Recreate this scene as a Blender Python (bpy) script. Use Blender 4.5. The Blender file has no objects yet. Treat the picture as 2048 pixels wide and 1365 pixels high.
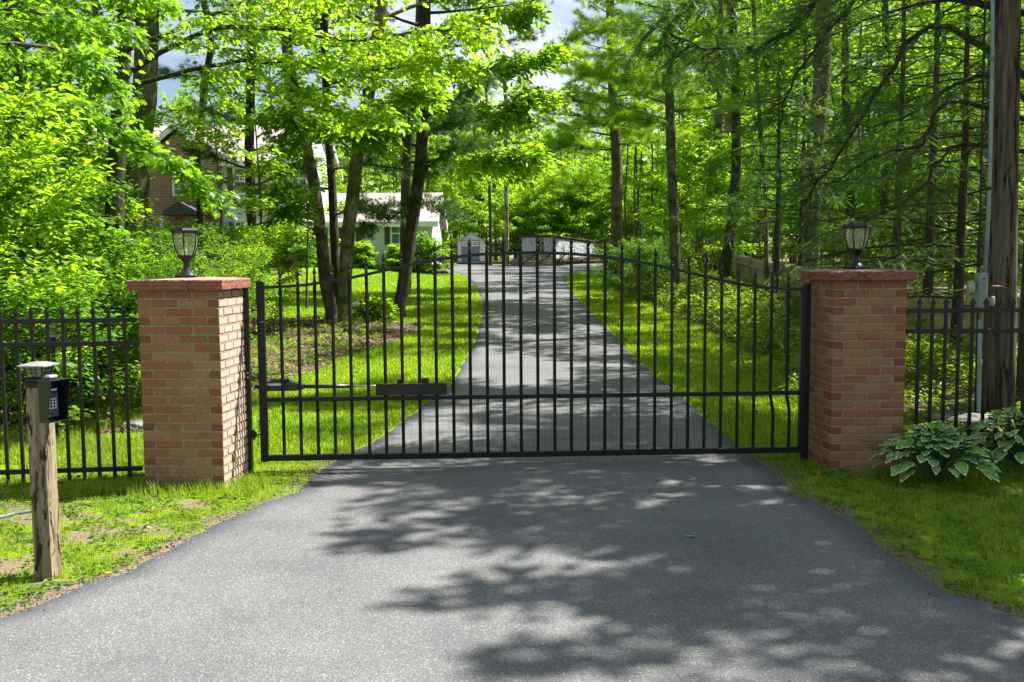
import bpy, math, random
import numpy as np
from mathutils import Vector, Matrix

# ------------------------------------------------------------------ camera, sky, sun
C = bpy.data.collections.new("place"); bpy.context.scene.collection.children.link(C)
sc = bpy.context.scene
F, CH = 1950.0, 1.77
PITCH, ROLL = math.atan((682.5-518)/F), -0.0066
cam = bpy.data.cameras.new("camera"); camo = bpy.data.objects.new("camera", cam)
sc.collection.objects.link(camo); sc.camera = camo
cam.sensor_width = 36; cam.lens = F/2048*36; cam.clip_start = .05; cam.clip_end = 2000
CM = Matrix.Rotation(math.pi/2-PITCH, 4, 'X') @ Matrix.Rotation(ROLL, 4, 'Z')
camo.matrix_world = Matrix.Translation((0, 0, CH)) @ CM
SUN_EL, SUN_AZ = math.radians(54), math.radians(24)      # azimuth from +X towards +Y
w = bpy.data.worlds.new("World"); sc.world = w; w.use_nodes = True
nt = w.node_tree; bg = nt.nodes['Background']
sky = nt.nodes.new('ShaderNodeTexSky'); sky.sky_type = 'NISHITA'; sky.sun_disc = False
sky.sun_elevation = SUN_EL; sky.sun_rotation = math.pi/2 - SUN_AZ
sky.air_density = 1.0; sky.dust_density = 1.4
tc = nt.nodes.new('ShaderNodeTexCoord'); mp = nt.nodes.new('ShaderNodeMapping'); mp.inputs['Scale'].default_value = (1, 1, 2.6)
cn = nt.nodes.new('ShaderNodeTexNoise'); cn.inputs['Scale'].default_value = 3.2; cn.inputs['Detail'].default_value = 7; cn.inputs['Roughness'].default_value = .6
cr = nt.nodes.new('ShaderNodeValToRGB'); cr.color_ramp.elements[0].position = .42; cr.color_ramp.elements[1].position = .62
cm = nt.nodes.new('ShaderNodeMix'); cm.data_type = 'RGBA'; cm.inputs[7].default_value = (6.2, 6.7, 7.3, 1)
nt.links.new(tc.outputs['Generated'], mp.inputs[0]); nt.links.new(mp.outputs[0], cn.inputs['Vector']); nt.links.new(cn.outputs[0], cr.inputs[0])
nt.links.new(cr.outputs[0], cm.inputs[0]); nt.links.new(sky.outputs[0], cm.inputs[6]); nt.links.new(cm.outputs[2], bg.inputs[0])
bg.inputs[1].default_value = 0.055
sl = bpy.data.lights.new("sun", 'SUN'); sl.energy = 5.0; sl.angle = math.radians(.6); sl.color = (1, .96, .90)
so = bpy.data.objects.new("sun", sl); sc.collection.objects.link(so)
sd = Vector((math.cos(SUN_EL)*math.cos(SUN_AZ), math.cos(SUN_EL)*math.sin(SUN_AZ), math.sin(SUN_EL)))
so.rotation_euler = sd.to_track_quat('Z', 'Y').to_euler(); so.location = sd*60
sc.view_settings.view_transform = 'Standard'; sc.view_settings.look = 'None'
sc.view_settings.exposure = 1.47; sc.view_settings.gamma = 1
cy = sc.cycles
cy.max_bounces = 7; cy.diffuse_bounces = 4; cy.glossy_bounces = 2; cy.transmission_bounces = 5
cy.transparent_max_bounces = 6; cy.caustics_reflective = False; cy.caustics_refractive = False
cy.use_adaptive_sampling = True; cy.adaptive_threshold = 0.015; cy.sample_clamp_indirect = 6
cy.use_denoising = True

# ------------------------------------------------------------------ helpers
rng = np.random.default_rng(7); R = random.Random(5)
def ss(a, b, x): t = np.clip((x-a)/(b-a), 0, 1); return t*t*(3-2*t)
def G(x, y):
    """height of the terrain"""
    x = np.asarray(x, float); y = np.asarray(y, float)
    base = np.interp(y, [0, 9.5, 14, 25, 45, 60, 80, 160], [0, 0, .06, .36, .88, 1.2, 1.36, 1.9])
    base = base + .42*ss(-3, -10, x)*ss(24, 48, y)*(1-ss(60, 90, y))
    base = base + .05*ss(3.2, 7, x)*ss(6, 10, y) + .03*ss(-2.6, -3.4, x)*ss(9, 6, y)
    return base
def ray(px, py):
    v = CM.to_3x3() @ Vector(((px-1024)/F, -(py-682.5)/F, -1)); return v
def at(px, py, Y):
    v = ray(px, py); t = Y/v.y; return Vector((v.x*t, Y, CH+v.z*t))
def gnd(px, py):
    v = ray(px, py); t = 3.0
    while t < 200:
        p = v*t
        if CH+p.z < float(G(p.x, p.y)): break
        t *= 1.004
    return Vector((p.x, p.y, float(G(p.x, p.y))))

class MB:
    def __init__(s): s.v = []; s.f = []; s.m = []; s.a = []
    def add(s, vs, fs, m=0, a=0.5):
        o = len(s.v); s.v += [tuple(v) for v in vs]; s.f += [tuple(i+o for i in f) for f in fs]
        s.m += [m]*len(fs); s.a += [a]*len(vs); return s
    def box(s, c, d, rz=0, m=0, a=.5, M=None):
        x, y, z = d[0]/2, d[1]/2, d[2]/2
        vs = [Vector((i*x, j*y, k*z)) for i in (-1, 1) for j in (-1, 1) for k in (-1, 1)]
        if M is None: M = Matrix.Rotation(rz, 3, 'Z')
        vs = [M @ v + Vector(c) for v in vs]
        return s.add(vs, [(0, 1, 3, 2), (4, 6, 7, 5), (0, 4, 5, 1), (2, 3, 7, 6), (0, 2, 6, 4), (1, 5, 7, 3)], m, a)
    def bbox(s, c, d, b=.003, m=0, a=.5, M=None, j=0):
        """box with chamfered edges"""
        x, y, z = d[0]/2, d[1]/2, d[2]/2; b = min(b, x*.8, y*.8, z*.8); vs = []
        for i in (-1, 1):
            for k in (-1, 1):
                for l in (-1, 1):
                    e = [R.uniform(-j, j) for _ in range(3)]
                    vs += [Vector((i*(x-b)+e[0], k*(y-b)+e[1], l*z)), Vector((i*(x-b)+e[0], k*y, l*(z-b)+e[2])), Vector((i*x, k*(y-b)+e[1], l*(z-b)+e[2]))]
        def id_(i, k, l, q): return ((i*2+k)*2+l)*3+q
        fs = []
        for l in (0, 1): fs.append([id_(0, 0, l, 0), id_(1, 0, l, 0), id_(1, 1, l, 0), id_(0, 1, l, 0)])
        for k in (0, 1): fs.append([id_(0, k, 0, 1), id_(1, k, 0, 1), id_(1, k, 1, 1), id_(0, k, 1, 1)])
        for i in (0, 1): fs.append([id_(i, 0, 0, 2), id_(i, 1, 0, 2), id_(i, 1, 1, 2), id_(i, 0, 1, 2)])
        for i in (0, 1):
            for k in (0, 1): fs.append([id_(i, k, 0, 1), id_(i, k, 1, 1), id_(i, k, 1, 2), id_(i, k, 0, 2)])
            for l in (0, 1): fs.append([id_(i, 0, l, 0), id_(i, 1, l, 0), id_(i, 1, l, 2), id_(i, 0, l, 2)])
        for k in (0, 1):
            for l in (0, 1): fs.append([id_(0, k, l, 0), id_(1, k, l, 0), id_(1, k, l, 1), id_(0, k, l, 1)])
        for i in (0, 1):
            for k in (0, 1):
                for l in (0, 1): fs.append([id_(i, k, l, 0), id_(i, k, l, 1), id_(i, k, l, 2)])
        M = M or Matrix.Identity(3); c = Vector(c)
        return s.add([M @ v + c for v in vs], fs, m, a)
    def tube(s, pts, rad, n=8, m=0, cap=True, ph=0, a=.5):
        pts = [Vector(p) for p in pts]; k = len(pts)
        if not hasattr(rad, '__len__'): rad = [rad]*k
        t0 = (pts[1]-pts[0]).normalized(); u = t0.orthogonal().normalized()
        vs = []
        for i, p in enumerate(pts):
            t = (pts[min(i+1, k-1)]-pts[max(i-1, 0)])
            if t.length < 1e-9: t = t0.copy()
            t.normalize(); u = (u - t*u.dot(t)).normalized(); w_ = t.cross(u)
            for j in range(n):
                g = 2*math.pi*j/n+ph; vs.append(p+(u*math.cos(g)+w_*math.sin(g))*rad[i])
        fs = [(i*n+j, i*n+(j+1) % n, (i+1)*n+(j+1) % n, (i+1)*n+j) for i in range(k-1) for j in range(n)]
        if cap: fs += [tuple(range(n))[::-1], tuple((k-1)*n+j for j in range(n))]
        return s.add(vs, fs, m, a)
    def lathe(s, prof, n=24, c=(0, 0, 0), m=0, ph=0, sq=None):
        c = Vector(c); vs = []
        for r, z in prof:
            for j in range(n):
                g = 2*math.pi*j/n+ph; vs.append(c+Vector((r*math.cos(g), r*math.sin(g), z)))
        k = len(prof)
        fs = [(i*n+j, i*n+(j+1) % n, (i+1)*n+(j+1) % n, (i+1)*n+j) for i in range(k-1) for j in range(n)]
        fs += [tuple(range(n))[::-1], tuple((k-1)*n+j for j in range(n))]
        return s.add(vs, fs, m)
    def prism(s, poly, off, m=0, a=.5):
        """poly: 3D points in a plane; off: extrusion vector"""
        n = len(poly); off = Vector(off); p = [Vector(q) for q in poly]
        return s.add(p+[q+off for q in p], [tuple(range(n))[::-1], tuple(range(n, 2*n))]+[(i, (i+1) % n, n+(i+1) % n, n+i) for i in range(n)], m, a)
    def build(s, name, mats, parent=None, smooth=False, loc=None):
        me = bpy.data.meshes.new(name); me.from_pydata(s.v, [], s.f)
        if not isinstance(mats, (list, tuple)): mats = [mats]
        for x in mats: me.materials.append(x)
        if len(mats) > 1: me.polygons.foreach_set('material_index', s.m)
        at_ = me.attributes.new('rnd', 'FLOAT', 'POINT'); at_.data.foreach_set('value', s.a)
        if smooth: me.polygons.foreach_set('use_smooth', [True]*len(me.polygons))
        me.update()
        return link(name, me, parent, loc)
def link(name, me, parent=None, loc=None):
    o = bpy.data.objects.new(name, me); C.objects.link(o)
    if parent is not None: o.parent = parent
    if loc is not None: o.location = loc
    return o
def tag(o, label=None, cat=None, group=None, kind=None):
    for k, v in (('label', label), ('category', cat), ('group', group), ('kind', kind)):
        if v: o[k] = v
    return o
def thing(name, label, cat, loc=(0, 0, 0), rz=0, group=None):
    o = bpy.data.objects.new(name, None); C.objects.link(o); o.location = loc; o.rotation_euler = (0, 0, rz)
    o.empty_display_size = .2
    return tag(o, label, cat, group)
def copy_tree(o, parent=None):
    c = o.copy(); C.objects.link(c)
    if parent: c.parent = parent
    for ch in [x for x in C.objects if x.parent == o]: copy_tree(ch, c)
    return c
def npmesh(name, V, faces_k, mats, rnd=None, smooth=False, midx=None):
    """faces_k: list of (F,k) int arrays"""
    me = bpy.data.meshes.new(name); V = np.ascontiguousarray(V, np.float32)
    me.vertices.add(len(V)); me.vertices.foreach_set('co', V.ravel())
    nl = sum(f.size for f in faces_k); npoly = sum(len(f) for f in faces_k)
    me.loops.add(nl); me.polygons.add(npoly)
    me.loops.foreach_set('vertex_index', np.concatenate([f.ravel() for f in faces_k]).astype(np.int32))
    tot = np.concatenate([np.full(len(f), f.shape[1]) for f in faces_k])
    st = np.concatenate([[0], np.cumsum(tot)[:-1]])
    me.polygons.foreach_set('loop_start', st.astype(np.int32))
    for x in (mats if isinstance(mats, (list, tuple)) else [mats]): me.materials.append(x)
    if midx is not None: me.polygons.foreach_set('material_index', np.asarray(midx, np.int32))
    if rnd is not None:
        a = me.attributes.new('rnd', 'FLOAT', 'POINT'); a.data.foreach_set('value', np.asarray(rnd, np.float32))
    if smooth: me.polygons.foreach_set('use_smooth', [True]*npoly)
    me.update(calc_edges=True); me.validate()
    return me

# ------------------------------------------------------------------ materials
def N(t, ty, **k):
    n = t.nodes.new('ShaderNode'+ty)
    for a, b in k.items():
        if hasattr(n, a): setattr(n, a, b)
        else: n.inputs[a.replace('_', ' ')].default_value = b
    return n
def mat(name, col=(.5, .5, .5), rough=.6, metal=0, spec=None):
    m = bpy.data.materials.new(name); m.use_nodes = True; b = m.node_tree.nodes['Principled BSDF']
    b.inputs['Base Color'].default_value = (*col, 1); b.inputs['Roughness'].default_value = rough
    b.inputs['Metallic'].default_value = metal
    if spec is not None: b.inputs['Specular IOR Level'].default_value = spec
    return m, m.node_tree, b
def ramp(t, fac, stops):
    r = t.nodes.new('ShaderNodeValToRGB'); e = r.color_ramp.elements
    while len(e) < len(stops): e.new(.5)
    for i, (p, c) in enumerate(stops): e[i].position = p; e[i].color = (*c, 1) if len(c) == 3 else c
    t.links.new(fac, r.inputs[0]); return r.outputs[0]
def noise(t, sc_, det=4, vec=None, rough=.55, dist=0):
    n = N(t, 'TexNoise'); n.inputs['Scale'].default_value = sc_; n.inputs['Detail'].default_value = det
    n.inputs['Roughness'].default_value = rough; n.inputs['Distortion'].default_value = dist
    if vec is not None: t.links.new(vec, n.inputs['Vector'])
    return n.outputs[0]
def coord(t, kind='Object', scale=None):
    c = N(t, 'TexCoord').outputs[kind] if kind != 'World' else N(t, 'NewGeometry').outputs['Position']
    if scale:
        m = N(t, 'Mapping'); m.inputs['Scale'].default_value = scale; t.links.new(c, m.inputs[0]); c = m.outputs[0]
    return c
def bump(t, b, h, s=.3, d=.01):
    n = N(t, 'Bump'); n.inputs['Strength'].default_value = s; n.inputs['Distance'].default_value = d
    t.links.new(h, n.inputs['Height']); t.links.new(n.outputs[0], b.inputs['Normal'])
def mix(t, fac, a, b_, mode='MIX'):
    n = N(t, 'Mix'); n.data_type = 'RGBA'; n.blend_type = mode
    if isinstance(fac, (int, float)): n.inputs[0].default_value = fac
    else: t.links.new(fac, n.inputs[0])
    for i, x in ((6, a), (7, b_)):
        if isinstance(x, tuple): n.inputs[i].default_value = (*x, 1)
        else: t.links.new(x, n.inputs[i])
    return n.outputs[2]
def simple(name, c1, c2, sc_=8, rough=.6, bs=.2, bd=.004, metal=0, stretch=None, kind='Object', stops=(.35, .65), spec=None):
    m, t, b = mat(name, c1, rough, metal, spec); co = coord(t, kind, stretch)
    n = noise(t, sc_, 6, co); t.links.new(ramp(t, n, [(stops[0], c1), (stops[1], c2)]), b.inputs['Base Color'])
    bump(t, b, noise(t, sc_*4, 4, co), bs, bd); return m
def leafmat(name, cols, trans, tw=.45, gloss=.25, clump=.35, rough=.42):
    """cols: dark, mid, light base colours chosen per leaf; trans: transmitted colour"""
    m, t, b = mat(name, cols[1], rough); at_ = N(t, 'Attribute'); at_.attribute_name = 'rnd'
    oi = N(t, 'ObjectInfo')
    n = noise(t, clump, 3, coord(t, 'World'))
    a1 = N(t, 'Math', operation='MULTIPLY'); a1.inputs[1].default_value = .62; t.links.new(at_.outputs['Fac'], a1.inputs[0])
    a2 = N(t, 'Math', operation='MULTIPLY_ADD'); a2.inputs[1].default_value = .75; t.links.new(n, a2.inputs[0]); t.links.new(a1.outputs[0], a2.inputs[2])
    a3 = N(t, 'Math', operation='MULTIPLY_ADD'); a3.inputs[1].default_value = .22; t.links.new(oi.outputs['Random'], a3.inputs[0]); t.links.new(a2.outputs[0], a3.inputs[2])
    a4 = N(t, 'Math', operation='SUBTRACT'); a4.inputs[1].default_value = .3; t.links.new(a3.outputs[0], a4.inputs[0])
    base = ramp(t, a4.outputs[0], [(.1, cols[0]), (.5, cols[1]), (.92, cols[2])])
    t.links.new(base, b.inputs['Base Color']); b.inputs['Specular IOR Level'].default_value = gloss
    k = lambda c, s: tuple(min(1, x*s) for x in c)
    tr = N(t, 'BsdfTranslucent'); tc = ramp(t, a4.outputs[0], [(.1, k(trans, .5)), (.5, trans), (.92, (min(1, trans[0]*1.5), trans[1]*1.15, trans[2]))])
    t.links.new(tc, tr.inputs['Color'])
    ms = N(t, 'MixShader'); ms.inputs[0].default_value = tw
    t.links.new(b.outputs[0], ms.inputs[1]); t.links.new(tr.outputs[0], ms.inputs[2])
    t.links.new(ms.outputs[0], t.nodes['Material Output'].inputs['Surface']); return m
M = {}
M['leaf'] = leafmat('broad_leaves', [(.03, .08, .008), (.08, .18, .012), (.15, .27, .015)], (.30, .62, .02), .5)
M['leaf_bright'] = leafmat('young_leaves', [(.045, .12, .01), (.12, .26, .015), (.22, .36, .02)], (.43, .73, .02), .54)
M['leaf_shrub'] = leafmat('shrub_leaves', [(.028, .08, .01), (.065, .155, .015), (.14, .24, .02)], (.21, .46, .02), .42, clump=.9)
M['leaf_far'] = leafmat('far_leaves', [(.06, .145, .008), (.12, .235, .012), (.21, .32, .015)], (.38, .70, .02), .54, clump=.16)
M['litter'] = leafmat('dead_leaves', [(.06, .035, .02), (.16, .10, .06), (.32, .22, .15)], (.16, .09, .05), .15)
M['pine'] = leafmat('pine_needles', [(.028, .075, .022), (.05, .12, .026), (.09, .17, .03)], (.18, .36, .04), .35, clump=.6)
M['pine_lit'] = leafmat('lit_pine_needles', [(.08, .18, .015), (.15, .29, .02), (.24, .37, .025)], (.42, .74, .03), .52, clump=.5)  # brighter copy of the pine needles, sunlight put into the colour
M['hemlock'] = leafmat('hemlock_needles', [(.028, .075, .018), (.055, .13, .022), (.10, .19, .03)], (.20, .40, .04), .4, clump=1.2)
M['weed'] = leafmat('weed_leaves', [(.05, .13, .012), (.10, .20, .016), (.18, .27, .025)], (.34, .52, .02), .42, clump=1.5)
M['grass'] = leafmat('grass_blades', [(.09, .17, .01), (.16, .26, .013), (.36, .36, .07)], (.38, .60, .02), .42, clump=1.1, rough=.5)
M['lawn_blade'] = leafmat('lawn_blades', [(.13, .22, .008), (.18, .285, .01), (.29, .35, .03)], (.42, .68, .015), .45, clump=.7, rough=.55)

def barkmat(name, c1, c2, c3, sc_=9):
    m, t, b = mat(name, c1, .9, spec=.2); co = coord(t, 'World', (1, 1, .22))
    n = noise(t, sc_*2.4, 6, co, .65, .6); n2 = noise(t, sc_*.35, 3, coord(t, 'World'))
    c = ramp(t, n, [(.36, c1), (.52, c2), (.66, c3)])
    c = mix(t, ramp(t, n2, [(.42, (0, 0, 0)), (.62, (1, 1, 1))]), c, tuple(.5*x+.5*y for x, y in zip(c1, (.06, .09, .02))))
    t.links.new(c, b.inputs['Base Color']); bump(t, b, n, .9, .03); return m
M['bark'] = barkmat('grey_brown_bark', (.055, .044, .032), (.16, .13, .095), (.28, .24, .18))
M['bark_dark'] = barkmat('dark_bark', (.022, .017, .013), (.068, .053, .04), (.13, .105, .08))
M['bark_moss'] = barkmat('mossy_bark', (.07, .075, .025), (.20, .20, .085), (.33, .31, .17))
M['bark_pale'] = barkmat('pale_bark', (.1, .085, .06), (.26, .22, .16), (.42, .37, .29))
M['twig'] = simple('twig_bark', (.04, .03, .022), (.11, .09, .065), 20, .9)
M['black'] = simple('black_painted_metal', (.006, .007, .008), (.013, .014, .016), 30, .36, .15, .002, spec=.35)
M['blackw'] = simple('weathered_black_metal', (.006, .007, .008), (.026, .025, .023), 60, .4, .25, .002, stops=(.55, .85), spec=.3)
M['bronze'] = simple('bronze_lantern_metal', (.011, .010, .010), (.030, .025, .023), 40, .38, .2, .002, .4)
M['rust'] = simple('rusty_bracket', (.03, .018, .012), (.12, .05, .025), 40, .8)
M['steel'] = mat('galvanised_steel', (.55, .56, .57), .3, .9)[0]
M['plastic'] = simple('dark_plastic', (.012, .014, .018), (.02, .023, .028), 20, .35, .05, .001)
M['mortar'] = simple('mortar', (.18, .16, .10), (.31, .28, .19), 30, .95, .6, .006)
def brickmat(name='bricks', pale=0):
    m, t, b = mat(name, (.3, .12, .07), .85, spec=.25); at_ = N(t, 'Attribute'); at_.attribute_name = 'rnd'
    c = ramp(t, at_.outputs['Fac'], [(0, (.19, .06, .035)), (.2, (.25, .095, .048)), (.45, (.29, .13, .062)), (.75, (.31, .165, .078)), (1, (.33, .205, .10))])
    co = coord(t, 'World'); n = noise(t, 55, 6, co, .7); n2 = noise(t, 9, 4, co)
    c = mix(t, .55, c, ramp(t, n, [(.3, (.35, .33, .3)), (.7, (.75, .68, .6))]), 'OVERLAY')
    c = mix(t, ramp(t, n2, [(.5, (0, 0, 0)), (.75, (.35, .35, .35))]), c, (.17, .16, .08))
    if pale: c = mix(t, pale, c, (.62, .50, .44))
    t.links.new(c, b.inputs['Base Color']); bump(t, b, n, .6, .006); return m
M['brick'] = brickmat(); M['brick_pale'] = brickmat('weathered_sunlit_bricks', .62)  # flank faces: paler weathered brick, with the sun's brightness added into the colour
def capmat():
    m, t, b = mat('red_cast_stone', (.3, .1, .07), .85, spec=.2); co = coord(t, 'World')
    n = noise(t, 60, 6, co, .7); n2 = noise(t, 14, 5, co, .7)
    c = ramp(t, n, [(.3, (.18, .065, .042)), (.7, (.30, .125, .08))])
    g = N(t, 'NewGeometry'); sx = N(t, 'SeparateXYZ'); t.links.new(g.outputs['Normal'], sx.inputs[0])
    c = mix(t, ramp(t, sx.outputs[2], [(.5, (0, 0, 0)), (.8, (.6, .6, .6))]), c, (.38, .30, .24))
    c = mix(t, ramp(t, n2, [(.56, (0, 0, 0)), (.66, (.8, .8, .8))]), c, (.05, .035, .025))
    t.links.new(c, b.inputs['Base Color']); bump(t, b, n2, .8, .012); return m
M['cap'] = capmat()
def asphalt():
    m, t, b = mat('asphalt', (.13, .13, .13), .85, spec=.3); co = coord(t, 'World')
    v = N(t, 'TexVoronoi'); v.inputs['Scale'].default_value = 170; t.links.new(co, v.inputs['Vector'])
    v.inputs['Randomness'].default_value = 1
    sp = N(t, 'SeparateColor'); t.links.new(v.outputs['Color'], sp.inputs[0])
    c = ramp(t, sp.outputs[0], [(.0, (.086, .087, .089)), (.45, (.12, .121, .123)), (.82, (.152, .152, .151)), (.95, (.205, .204, .202)), (1, (.31, .305, .295))])
    n = noise(t, 1.3, 5, co, .6); n3 = noise(t, 320, 3, co)
    c = mix(t, .8, c, ramp(t, n, [(.3, (.38, .385, .40)), (.7, (.62, .61, .59))]), 'OVERLAY')
    c = mix(t, .6, c, ramp(t, n3, [(.3, (.3, .3, .3)), (.7, (.7, .7, .7))]), 'OVERLAY')
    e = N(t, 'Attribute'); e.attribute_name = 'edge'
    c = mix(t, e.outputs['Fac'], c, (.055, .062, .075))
    n2 = noise(t, 6, 5, co, .7)
    c = mix(t, ramp(t, n2, [(.68, (0, 0, 0)), (.74, (.5, .5, .5))]), c, (.26, .19, .12))
    t.links.new(c, b.inputs['Base Color']); bump(t, b, v.outputs['Distance'], .5, .004); return m
M['asphalt'] = asphalt()
def groundmat():
    m, t, b = mat('ground', (.1, .15, .03), .95, spec=.15); co = coord(t, 'World')
    la = N(t, 'Attribute'); la.attribute_name = 'lawn'; di = N(t, 'Attribute'); di.attribute_name = 'dirt'
    n = noise(t, 22, 6, co, .7); n2 = noise(t, 2.2, 5, co, .6); n3 = noise(t, 90, 5, co, .7)
    grass = ramp(t, n3, [(.3, (.09, .16, .008)), (.55, (.17, .27, .010)), (.72, (.26, .34, .016))])
    grass = mix(t, .5, grass, ramp(t, n2, [(.3, (.36, .42, .3)), (.7, (.62, .6, .5))]), 'OVERLAY')
    litter = ramp(t, n, [(.3, (.045, .028, .016)), (.5, (.15, .10, .065)), (.68, (.30, .21, .15))])
    litter = mix(t, ramp(t, n2, [(.48, (0, 0, 0)), (.66, (.55, .55, .55))]), litter, (.035, .07, .012))
    dirt = ramp(t, n3, [(.25, (.09, .062, .038)), (.5, (.20, .15, .095)), (.75, (.33, .27, .19))])
    c = mix(t, la.outputs['Fac'], litter, grass)
    # bare patches where the verge is thin
    ma = N(t, 'Math', operation='ADD'); t.links.new(noise(t, 4.5, 5, co, .65), ma.inputs[0]); t.links.new(di.outputs['Fac'], ma.inputs[1])
    c = mix(t, ramp(t, ma.outputs[0], [(.80, (0, 0, 0)), (.93, (1, 1, 1))]), c, dirt)
    t.links.new(c, b.inputs['Base Color']); bump(t, b, n3, .7, .02); return m
M['ground'] = groundmat()
M['stone'] = simple('grey_stone', (.08, .08, .07), (.20, .195, .17), 9, .9, .6, .02)
M['mulch'] = simple('dark_mulch', (.012, .009, .007), (.05, .035, .025), 25, .95, .7, .02)
def siding(name, col, pitch=.115):
    m, t, b = mat(name, col, .55); co = coord(t, 'World'); sx = N(t, 'SeparateXYZ'); t.links.new(co, sx.inputs[0])
    mo = N(t, 'Math', operation='MODULO'); mo.inputs[1].default_value = pitch; t.links.new(sx.outputs[2], mo.inputs[0])
    dv = N(t, 'Math', operation='DIVIDE'); dv.inputs[1].default_value = pitch; t.links.new(mo.outputs[0], dv.inputs[0])
    c = ramp(t, dv.outputs[0], [(0, tuple(x*.55 for x in col)), (.12, col), (1, col)])
    t.links.new(c, b.inputs['Base Color']); bump(t, b, dv.outputs[0], .6, .02); return m
M['siding'] = siding('white_vinyl_siding', (.62, .66, .68))
M['shed_siding'] = siding('pale_shed_panel', (.60, .64, .68), .2)
def housebrick():
    m, t, b = mat('house_brick', (.3, .1, .07), .85); g = coord(t, 'World'); sx = N(t, 'SeparateXYZ'); cx = N(t, 'CombineXYZ')
    t.links.new(g, sx.inputs[0]); t.links.new(sx.outputs[0], cx.inputs[0]); t.links.new(sx.outputs[2], cx.inputs[1])
    br = N(t, 'TexBrick'); t.links.new(cx.outputs[0], br.inputs['Vector'])
    br.inputs['Color1'].default_value = (.23, .07, .05, 1); br.inputs['Color2'].default_value = (.13, .05, .04, 1); br.inputs['Mortar'].default_value = (.38, .33, .29, 1)
    br.inputs['Scale'].default_value = 1; br.inputs['Brick Width'].default_value = .22; br.inputs['Row Height'].default_value = .085; br.inputs['Mortar Size'].default_value = .012
    t.links.new(br.outputs[0], b.inputs['Base Color']); bump(t, b, br.outputs['Fac'], .4, .01); return m
M['hbrick'] = housebrick()
M['shingle'] = simple('roof_shingles', (.30, .25, .22), (.46, .40, .36), 7, .9, .5, .02, stretch=(1, 1, 4))
M['dkshingle'] = simple('dark_shingles', (.03, .03, .035), (.06, .06, .065), 7, .9)
M['white'] = simple('white_trim', (.66, .68, .68), (.76, .77, .76), 4, .5)
M['shutter'] = simple('brown_shutters', (.06, .042, .036), (.09, .065, .055), 8, .6)
M['bluedoor'] = simple('slate_blue_paint', (.12, .15, .23), (.15, .185, .27), 5, .5)
m_, t_, b_ = mat('window_glass', (.10, .16, .14), .08, 0, .8); M['glass'] = m_
m_, t_, b_ = mat('lantern_glass', (.9, .92, .85), .12); b_.inputs['Transmission Weight'].default_value = .9; b_.inputs['IOR'].default_value = 1.08
b_.inputs['Alpha'].default_value = .45; M['lglass'] = m_; b_.inputs['Base Color'].default_value = (.62, .64, .42, 1); b_.inputs['Transmission Weight'].default_value = .3; b_.inputs['Roughness'].default_value = .2; b_.inputs['Alpha'].default_value = .34
M['sheet'] = simple('clouded_plastic_sheet', (.27, .31, .33), (.38, .42, .44), 3, .45, .15, .03)
M['greywood'] = simple('weathered_grey_boards', (.12, .10, .08), (.30, .26, .22), 9, .9, .5, .01, stretch=(.3, 1, 5))
M['fencewood'] = simple('weathered_fence_boards', (.22, .18, .11), (.42, .36, .24), 6, .85, .4, .008, stretch=(4, 4, .6))
M['fencewood_y'] = simple('yellow_fence_boards', (.32, .27, .10), (.46, .41, .17), 6, .85, .4, .008, stretch=(4, 4, .6))
def postwood(name, c1, c2, c3, sc2=(11, 11, 5)):
    m, t, b = mat(name, c1, .9, spec=.2); co = coord(t, 'World', (26, 26, 1.5)); n = noise(t, 1, 5, co, .6, .8)
    n2 = noise(t, 1, 5, coord(t, 'World', sc2), .7, 1.2)
    c = ramp(t, n, [(.35, c1), (.6, c2)]); c = mix(t, ramp(t, n2, [(.535, (0, 0, 0)), (.59, (1, 1, 1))]), c, c3)
    t.links.new(c, b.inputs['Base Color']); bump(t, b, n, .7, .008); return m
M['post'] = postwood('weathered_post_wood', (.14, .10, .055), (.31, .25, .16), (.03, .024, .018), (15, 15, 2.6))
M['pole'] = postwood('weathered_pole_wood', (.06, .048, .033), (.17, .14, .098), (.022, .015, .01), (9, 9, .9))
M['pvc'] = simple('grey_green_conduit', (.20, .29, .27), (.26, .36, .33), 6, .45, .05)
M['boxgrey'] = simple('grey_meter_box', (.20, .26, .24), (.27, .33, .31), 6, .4, .05)
m_, t_, b_ = mat('jar_glass', (.7, .78, .7), .1); b_.inputs['Transmission Weight'].default_value = .6; M['jar'] = m_
M['red'] = mat('red_wire', (.35, .03, .02), .5)[0]
M['blue'] = mat('blue_cord', (.02, .08, .3), .6)[0]
M['keys'] = mat('pale_key_buttons', (.6, .64, .66), .4)[0]
M['solar'] = mat('solar_panel', (.02, .03, .05), .15)[0]
M['capgrey'] = simple('grey_lamp_cap', (.22, .225, .23), (.34, .345, .35), 12, .4)
M['label'] = mat('white_sticker', (.6, .6, .6), .5)[0]
M['yellow'] = mat('yellow_petals', (.8, .5, .02), .6)[0]
m_, t_, b_ = mat('hosta_green', (.05, .13, .04), .35); b_.inputs['Specular IOR Level'].default_value = .45
t_.links.new(ramp(t_, noise(t_, 9, 3, coord(t_, 'World')), [(.35, (.05, .16, .03)), (.7, (.16, .32, .04))]), b_.inputs['Base Color']); M['hosta'] = m_
M['hosta_edge'] = mat('hosta_margin', (.52, .58, .36), .4)[0]

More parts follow.
